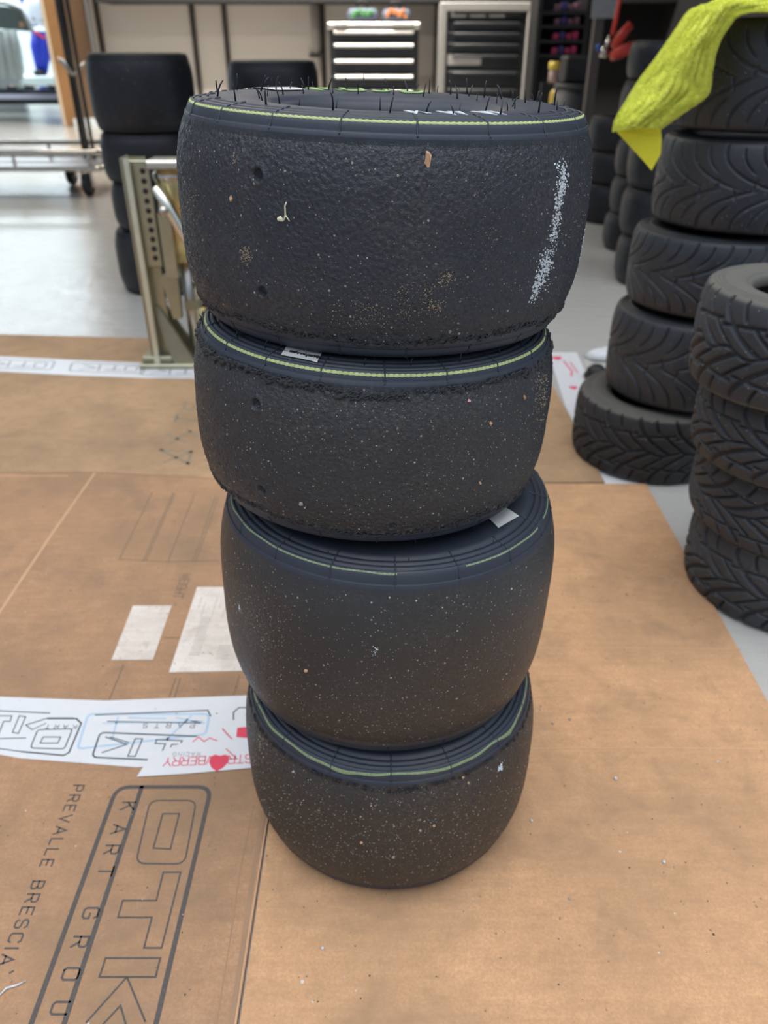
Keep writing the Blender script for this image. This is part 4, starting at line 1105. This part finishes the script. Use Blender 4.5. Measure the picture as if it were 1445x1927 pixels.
c7 = lambda x, y: fl(x/2.89, 1060+y/2.89, zt_)
M_TINK = simple('tape_ink', (.035,.06,.07), .5)
st = []
def r4(*q, r=.004): return rrect(*[c7(*e) for e in q], r)
# left logo: T K, then its neighbour's round O
st += [([c7(-60,800), c7(270,815)], .0011, 0), ([c7(-60,955), c7(140,950)], .0009, 0), ([c7(-60,1000), c7(120,1025)], .0009, 0)]
st += [([c7(-60,830), c7(65,830), c7(55,860), c7(20,860), c7(-10,935)], .0009, 0)]
st += [([c7(105,830), c7(140,835), c7(100,925), c7(68,920)], .0009, 1), ([c7(140,880), c7(260,842), c7(400,842)], .0010, 0), ([c7(140,880), c7(175,905), c7(250,870)], .0008, 0)]
st += [([c7(260,845), c7(415,845), c7(442,870), c7(375,1030), c7(345,1045), c7(120,1025)], .0014, 0)]
st += [(r4((205,905),(395,900),(350,1010),(165,1005)), .0010, 1), ([c7(235,945), c7(330,945), c7(315,978), c7(218,978)], .0009, 1)]
# rotated logo to the right
st += [(rrect(c7(545,920), c7(1290,950), c7(1290,1090), c7(500,1055), .006), .0014, 1), ([c7(585,860), c7(1090,870)], .0010, 0), ([c7(520,825), c7(1130,800), c7(1145,830)], .0012, 0)]
st += [([c7(575,945), c7(690,985), c7(555,1030)], .0010, 0), ([c7(600,945), c7(700,975)], .0009, 0), ([c7(735,955), c7(775,955), c7(735,1050), c7(695,1050)], .0010, 1), ([c7(850,960), c7(990,965), c7(980,985), c7(935,985), c7(905,1050), c7(870,1048), c7(900,982), c7(845,980)], .0010, 1)]
st += [([c7(1270,850), c7(1270,810), c7(1300,785), c7(1345,785)], .0012, 0)]
ribs_on(ta, 'tape_logo', M_TINK, st, zt_)
b = MB(); lettering(b, 'KART', c7(420,880), (-1,.02), (.05,-1), .0058, .0007, zt_, .9, 1.1, .00015)
lettering(b, 'PARTS', c7(1060,872), (-1,.0), (.05,-1), .0062, .0007, zt_, 1.3, 1.1, .00015); on(ta, b, 'tape_lettering', M_TINK)
st = [(rrect(c7(480,820), c7(1140,820), c7(1120,930), c7(420,1010), .006), .0022, 1), ([c7(560,870), c7(1100,860)], .0015, 0), ([c7(640,840), c7(610,960)], .0015, 0), ([c7(700,840), c7(900,845)], .0016, 0), ([c7(960,840), c7(1110,870)], .0018, 0), ([c7(905,960), c7(1040,830)], .0018, 0)]
ribs_on(ta, 'ghost_print', M_BLUET, st, zt_-.00005, .0001)
tb_ = tape([(-.245,.5605),(-.20,.588),(-.10,.588)], [(-.2515,.5335),(-.20,.5375),(-.10,.549)], zt_+.0003, 'torn white tape piece with red lettering touching the bottom tyre', 'tape strips on the floor')
z2 = zt_+.0006; c7b = lambda x, y: fl(x/2.89, 1060+y/2.89, z2)
b = MB(); lettering(b, 'STRAWBERRY', c7b(1372,1040), (-1,-.05), (.08,-1), .0108, .0011, z2, .17, .95, .00015); on(tb_, b, 'red_lettering', M_RED)
b = MB(); lettering(b, 'RACING', c7b(1090,1028), (-1,-.02), (.05,-1), .0046, .0006, z2, .5, 1.0, .00015); on(tb_, b, 'racing_lettering', M_TAPE2)
def berry(mb, c, s, z):
    pts = [(0,-1.0),(.45,-.65),(.75,-.1),(.72,.4),(.4,.62),(0,.5),(-.4,.62),(-.72,.4),(-.75,-.1),(-.45,-.65)]
    mb.prism([(c[0]-x*s, c[1]+y*s) for x, y in pts], z, z+.0002)
b = MB(); berry(b, c7b(1190,1075), .0135, z2); on(tb_, b, 'strawberry_emblem', M_RED)
b = MB(); b.prism([c7b(1290,895)[:2], c7b(1345,890)[:2], c7b(1345,950)[:2], c7b(1285,945)[:2]], z2, z2+.0002); on(tb_, b, 'strawberry_emblem', M_RED)
b = MB()
for q in ([(1050,970),(1080,945),(1110,970),(1140,950),(1180,965)], [(1210,900),(1260,955)], [(1230,1010),(1290,1065)]): b.ribbon([c7b(*e) for e in q], .0012, z2, .00015)
on(tb_, b, 'red_fragment', M_RED)
# far strip
tc = tape([(-1.6,1.86),(-.927,1.787),(-.70,1.757),(-.53,1.738),(-.445,1.70),(-.30,1.66)], [(-1.6,1.75),(-.884,1.685),(-.70,1.660),(-.53,1.643),(-.434,1.642),(-.30,1.628)], ZT+.0002, 'far white tape strip with faint grey logos in front of the zinc stand')
st = []
for x0, y0 in ((-.945,1.737),(-.725,1.713),(-.555,1.690)):
    A_ = lambda a, b_: Vector((x0+a, y0+b_-.09*a))
    st += [(rrect(A_(0,-.026), A_(.175,-.026), A_(.165,.030), A_(-.012,.030), .012), .0030, 1)]
    st += [([A_(.02,.018), A_(.055,0), A_(.02,-.015)], .0028, 0), ([A_(.06,.018), A_(.066,-.015)], .0035, 0), ([A_(.08,-.010), A_(.12,-.010)], .0035, 0), ([A_(.10,-.010), A_(.097,.018)], .0035, 0), (rrect(A_(.128,-.014), A_(.155,-.014), A_(.15,.018), A_(.122,.018), .006), .0028, 1)]
ribs_on(tc, 'grey_logo', M_TAPE2, st, zt_)
# strip by the right edge
td = tape([(.405,1.83),(.380,1.50),(.380,1.14)], [(.475,1.83),(.452,1.50),(.438,1.14)], .00002, 'white tape strip with red marks on the floor beside the tall right stack')
b = MB()
for y, s in ((1.79,.016),(1.60,.012),(1.40,.012)):
    berry(b, (.418, y), s, .00035)
    b.ribbon([(.430,y-.02),(.436,y-.09),(.428,y-.12)], .004, .00035, .0002); b.ribbon([(.444,y-.03),(.447,y-.10)], .003, .00035, .0002)
on(td, b, 'red_print', M_RED)

# crumbs and pebbles on the cardboard
g = random.Random(21)
peb = [(1350,1434),(1072,1354),(1158,1466),(607,1785),(1249,1623),(1072,1692),(1196,1397),(1040,1362),(945,1512),(1000,1545)]
PL = ['tiny white pebble by the right crease of the plain cardboard','pale pebble right of the bottom tyre near the upper crease','clear crumb in the middle of the plain cardboard','white crumb on the cardboard in front of the bottom tyre','white crumb low on the plain cardboard','dull crumb at the lower middle of the plain cardboard','pale crumb cluster piece on the lower crease','pale crumb beside the pebble right of the bottom tyre','pale crumb close to the right flank of the bottom tyre','small white crumb just right of the bottom tyre']
for (u, v), lab in zip(peb, PL):
    p = fl(u, v, ZT); mb = MB(); s = g.uniform(.0010, .0019)
    mb.lathe([(0,-s*.3),(s*.8,-s*.1),(s,s*.4),(s*.6,s*.9),(0,s*1.05)], 9)
    mb.v = [(a*g.uniform(.85,1.15), b_*g.uniform(.85,1.15), c_) for a, b_, c_ in mb.v]
    o = mb.build('pebble', M_CHALK if 'white' in lab or 'clear' in lab else M_STONE, None, True); o.location = (p.x, p.y, ZT+s*.29); tag(o, lab, 'pebble', 'pebbles on the cardboard')
mb = MB()
for i in range(260):
    x, y = g.uniform(-.5,.42), g.uniform(.28,.9)
    if (x-.005)**2+(y-.53)**2 < .14**2: continue
    s = g.uniform(.0003,.0009); mb.box((x, y, ZT+s*.6), (s*2, s*1.5, s), g.uniform(0,3))
o = mb.build('gravel_crumbs', M_TAN); chain(o); tag(o, 'fine gravel crumbs scattered over the near cardboard', 'crumbs'); o['kind'] = 'stuff'
# white curl by the lower left corner
p = fl(22, 1862, ZT); mb = MB(); mb.tube([(-.008,-.006,.0009),(-.004,.0005,.0012),(.003,.0025,.0012),(.009,.006,.0009)], [.0004,.0009,.0008,.0003], 8); o = mb.build('plastic_shaving', M_CHALK, None, True); o.location = (p.x, p.y, ZT); tag(o, 'curled white shaving on the cardboard under the printed address', 'shaving')
# black cap and crumpled tissue by the right stack
p = fl(1120, 712, 0); t = thing('rubber_cap', 'small black rubber cap on the floor left of the tall right stack', 'cap', (p.x+.0, p.y, .0006))
b = MB(); b.lathe([(0,0),(.020,0),(.023,.006),(.021,.022),(.012,.03),(0,.031)], 20); b.build('cap_body', M_BLACK, t, True)
b = MB(); b.lathe([(.023,.004),(.027,.004),(.027,.009),(.022,.009)], 20); b.build('flange', M_BLACK, t, True)
p = fl(1132, 690, 0); mb = MB(); mb.lathe([(0,0),(.028,0),(.033,.006),(.022,.018),(.010,.024),(0,.021)], 14); mb.v = [(a*1.5*g.uniform(.8,1.15), b_*g.uniform(.8,1.15), c_*g.uniform(.8,1.1)) for a, b_, c_ in mb.v]
o = mb.build('crumpled_tissue', M_TAPE, None, True); o.location = (p.x+.02, p.y+.06, 0); tag(o, 'crumpled white tissue on the floor behind the black rubber cap', 'tissue')

# ------------------------------------------------------------------ zinc-plated bead breaker stand
BY = 1.735
t = thing('bead_breaker', 'olive zinc-plated steel tyre bead breaker standing on the far cardboard', 'stand', (-.50, BY, ZT))
def B_(u, v, dy=0.0): q = at(u, v, BY+dy) - t.location; return Vector((q.x, BY+dy-t.location.y, q.z))
top = B_(250, 295).z; xl = B_(250, 480).x
xa = B_(258, 690).x
b = MB(); b.box((B_(232,295).x+.022, 0, top/2), (.044, .006, top)); b.box((B_(262,480).x-.0, -.0, top/2), (.004, .05, top)); b.build('post', M_ZINC, t)
xp = B_(262,480).x
b = MB(); b.box((xp+.012, -.028, top/2+.006), (.012, .006, top-.012)); b.build('post_edge', simple('bright_zinc', (.66,.68,.55), .3, .6), t)
pt, pb = B_(290, 300).z, B_(300, 500).z; px0, px1 = xp+.008, xp+.052
b = MB(); b.box(((px0+px1)/2, -.012, (pt+pb)/2), (px1-px0, .006, pt-pb), bev=.002); pl = b.build('perforated_plate', M_ZINC, t)
for i in range(10):
    z = pt-.02-(pt-pb-.04)*i/9
    b = MB(); b.lathe([(.0058,.0),(.0058,.0012),(0,.0012)], 14, c=(px1-.013, -.0149, z), M=Matrix.Rotation(PI/2,3,'X')); b.build('hole', M_HOLE, pl, True)
b = MB(); b.box((xp+.125, 0, top-.012), (.15, .07, .018), bev=.004); b.build('top_plate', simple('bright_top', (.60,.58,.52), .25, .8), t)
cx_ = xp+.088
b = MB(); b.lathe([(0,top-.21),(.034,top-.21),(.034,top-.03),(.03,top-.022),(0,top-.022)], 28, c=(cx_,0.02,0)); b.build('cylinder', M_BRASS, t, True)
b = MB(); b.lathe([(.036,top-.045),(.038,top-.04),(.038,top-.032),(.034,top-.03)], 28, c=(cx_,0.02,0)); b.build('cylinder_collar', M_CHROME, t, True)
b = MB(); b.lathe([(0,.04),(.012,.04),(.012,top-.21),(0,top-.21)], 16, c=(cx_+.005,0.02,0)); b.build('piston_rod', M_STEEL, t, True)
l0, l1 = B_(291,352,-.04), B_(348,445,-.04)
b = MB(); b.tube([l0, l0.lerp(l1,.5)+Vector((0,0,.004)), l1, l1+(l1-l0)*.5], .011, 14); b.build('lever', simple('bright_lever', (.80,.77,.66), .16, 1.0), t, True)
b = MB(); q = B_(308, 397, -.05); b.tube([q+Vector((0,-.01,0)), q+Vector((0,.02,0))], .009, 12); b.build('pivot_bolt', M_CHROME, t, True)
b = MB(); i0, i1, i2 = B_(316,400,-.01), B_(322,520,-.01), B_(331,600,-.01)
b.box(((i0.x+i1.x)/2, -.01, (i0.z+i1.z)/2), (.026, .03, abs(i0.z-i1.z))); b.slab([i1+Vector((-.024,0,0)), i1+Vector((.013,0,0)), i2+Vector((.013,0,0)), i2+Vector((-.006,0,0))], (0,.02,0)); b.build('inner_arm', M_ZINC, t)
z0 = .012
b = MB(); b.lathe([(0,z0),(.052,z0),(.052,z0+.012),(.04,z0+.02),(.036,z0+.03),(.034,z0+.075),(.022,z0+.085),(0,z0+.085)], 30, c=(cx_+.01,.17,0)); b.build('press_foot', M_BRASS, t, True)
b = MB(); b.box((cx_+.01, .17, z0+.12), (.075, .06, .06), bev=.006); b.box((cx_+.01, .09, z0+.125), (.03, .17, .02)); b.build('slide_block', M_ZINCD, t)
b = MB(); b.slab([Vector((xp+.014,-.01,.135)), Vector((xp+.026,-.01,.14)), Vector((xp+.10,-.03,.012)), Vector((xp+.05,-.03,.010))], (0,.012,0)); b.slab([Vector((xp+.014,.03,.135)), Vector((xp+.026,.03,.14)), Vector((xp+.10,.03,.012)), Vector((xp+.05,.03,.010))], (0,.012,0)); b.build('gusset', M_ZINCD, t)
b = MB(); b.box((xp+.10, -.0, .006), (.26, .075, .012), bev=.002); b.box((cx_+.02, .12, .006), (.10, .22, .0119)); b.build('base_foot', M_ZINC, t)
b = MB(); b.box((xp+.012, .0, .02), (.07, .06, .016), bev=.003); b.build('weld_plate', M_ZINCD, t)

# ------------------------------------------------------------------ chrome wheeled rack
TYF, TYB = 4.15, 4.62
zr1, zr0 = at(100, 287, TYF).z, at(100, 318, TYF).z
xr = at(186, 300, TYF).x; xlft = -3.3
t = thing('chrome_trolley', 'chrome tube wheeled trolley with tall dark pole in front of the bright doorway', 'trolley', (xr-.6, TYF, 0))
ox, oy = t.location.x, t.location.y
xrb = at(115, 262, TYB).x + .30
def frame(z, name):
    b = MB(); P = [(xlft-ox, 0, z), (xr-ox-.02, 0, z), (xr-ox, .02, z), (xr-ox-.02, TYB-TYF-.02, z), (xr-ox-.04, TYB-TYF, z), (xlft-ox, TYB-TYF, z)]
    b.tube(P, .0125, 10, closed=True); return b.build(name, M_CHROME, t, True)
frame(zr1, 'upper_rail'); frame(zr0, 'lower_rail')
for x in (-.05, -.42, -.85, -1.3):
    for y in (0, TYB-TYF):
        b = MB(); b.tube([(xr-ox+x, y, zr0), (xr-ox+x, y, zr1)], .008, 8); b.build('upright', M_CHROME, t, True)
b = MB(); b.box(((xlft+xr)/2-ox, (TYB-TYF)/2, zr0), (xr-xlft-.06, TYB-TYF-.05, .008)); b.build('shelf', simple('grey_wire_shelf', (.33,.33,.35), .35, .6), t)
for x, y in ((-.09, .04), (-.31, TYB-TYF-.04), (-1.45, .04), (-1.45, TYB-TYF-.04)):
    cst = MB(); zc = .055; cst.lathe([(.02,-.018),(.05,-.018),(.055,-.01),(.055,.01),(.05,.018),(.02,.018)], 22, c=(xr-ox+x, y, zc), M=Matrix.Rotation(PI/2,3,'Y')@Matrix.Rotation(R(0),3,'X'), closed=True)
    cs = cst.build('caster', M_BLACK, t, True)
    b = MB(); b.box((xr-ox+x+.025, y, .085), (.004, .03, .09)); b.box((xr-ox+x-.025, y, .085), (.004, .03, .09)); b.box((xr-ox+x, y, .13), (.055, .04, .008)); b.tube([(xr-ox+x,y,.13),(xr-ox+x,y,zr0)], .01, 8); b.build('caster_fork', M_STEEL, cs)
for u, v, yy, rr in ((152, 230, TYB, .022), (166, 230, TYB-.1, .010)):
    xx = at(u, v, yy).x-ox
    b = MB(); b.tube([(xx, yy-oy, zr0), (xx, yy-oy, 1.5)], rr, 12); po = b.build('pole', simple('dark_chrome_pole', (.06,.055,.05), .25, .7), t, True)
xx = at(140, 140, TYB).x-ox; zz = at(140, 142, TYB).z; l_, r_ = at(108, 108, TYB-.05), at(160, 116, TYB)
b = MB()
for d in (0, .018): b.tube([(l_.x-ox+d, -.05+TYB-oy, l_.z-d*.3), (xx+d*.5, TYB-oy-.03, zz)], .007, 8)
b.tube([(xx, TYB-oy-.03, zz), (r_.x-ox, TYB-oy, r_.z)], .007, 8); b.build('hook_arm', M_STEEL, t, True)
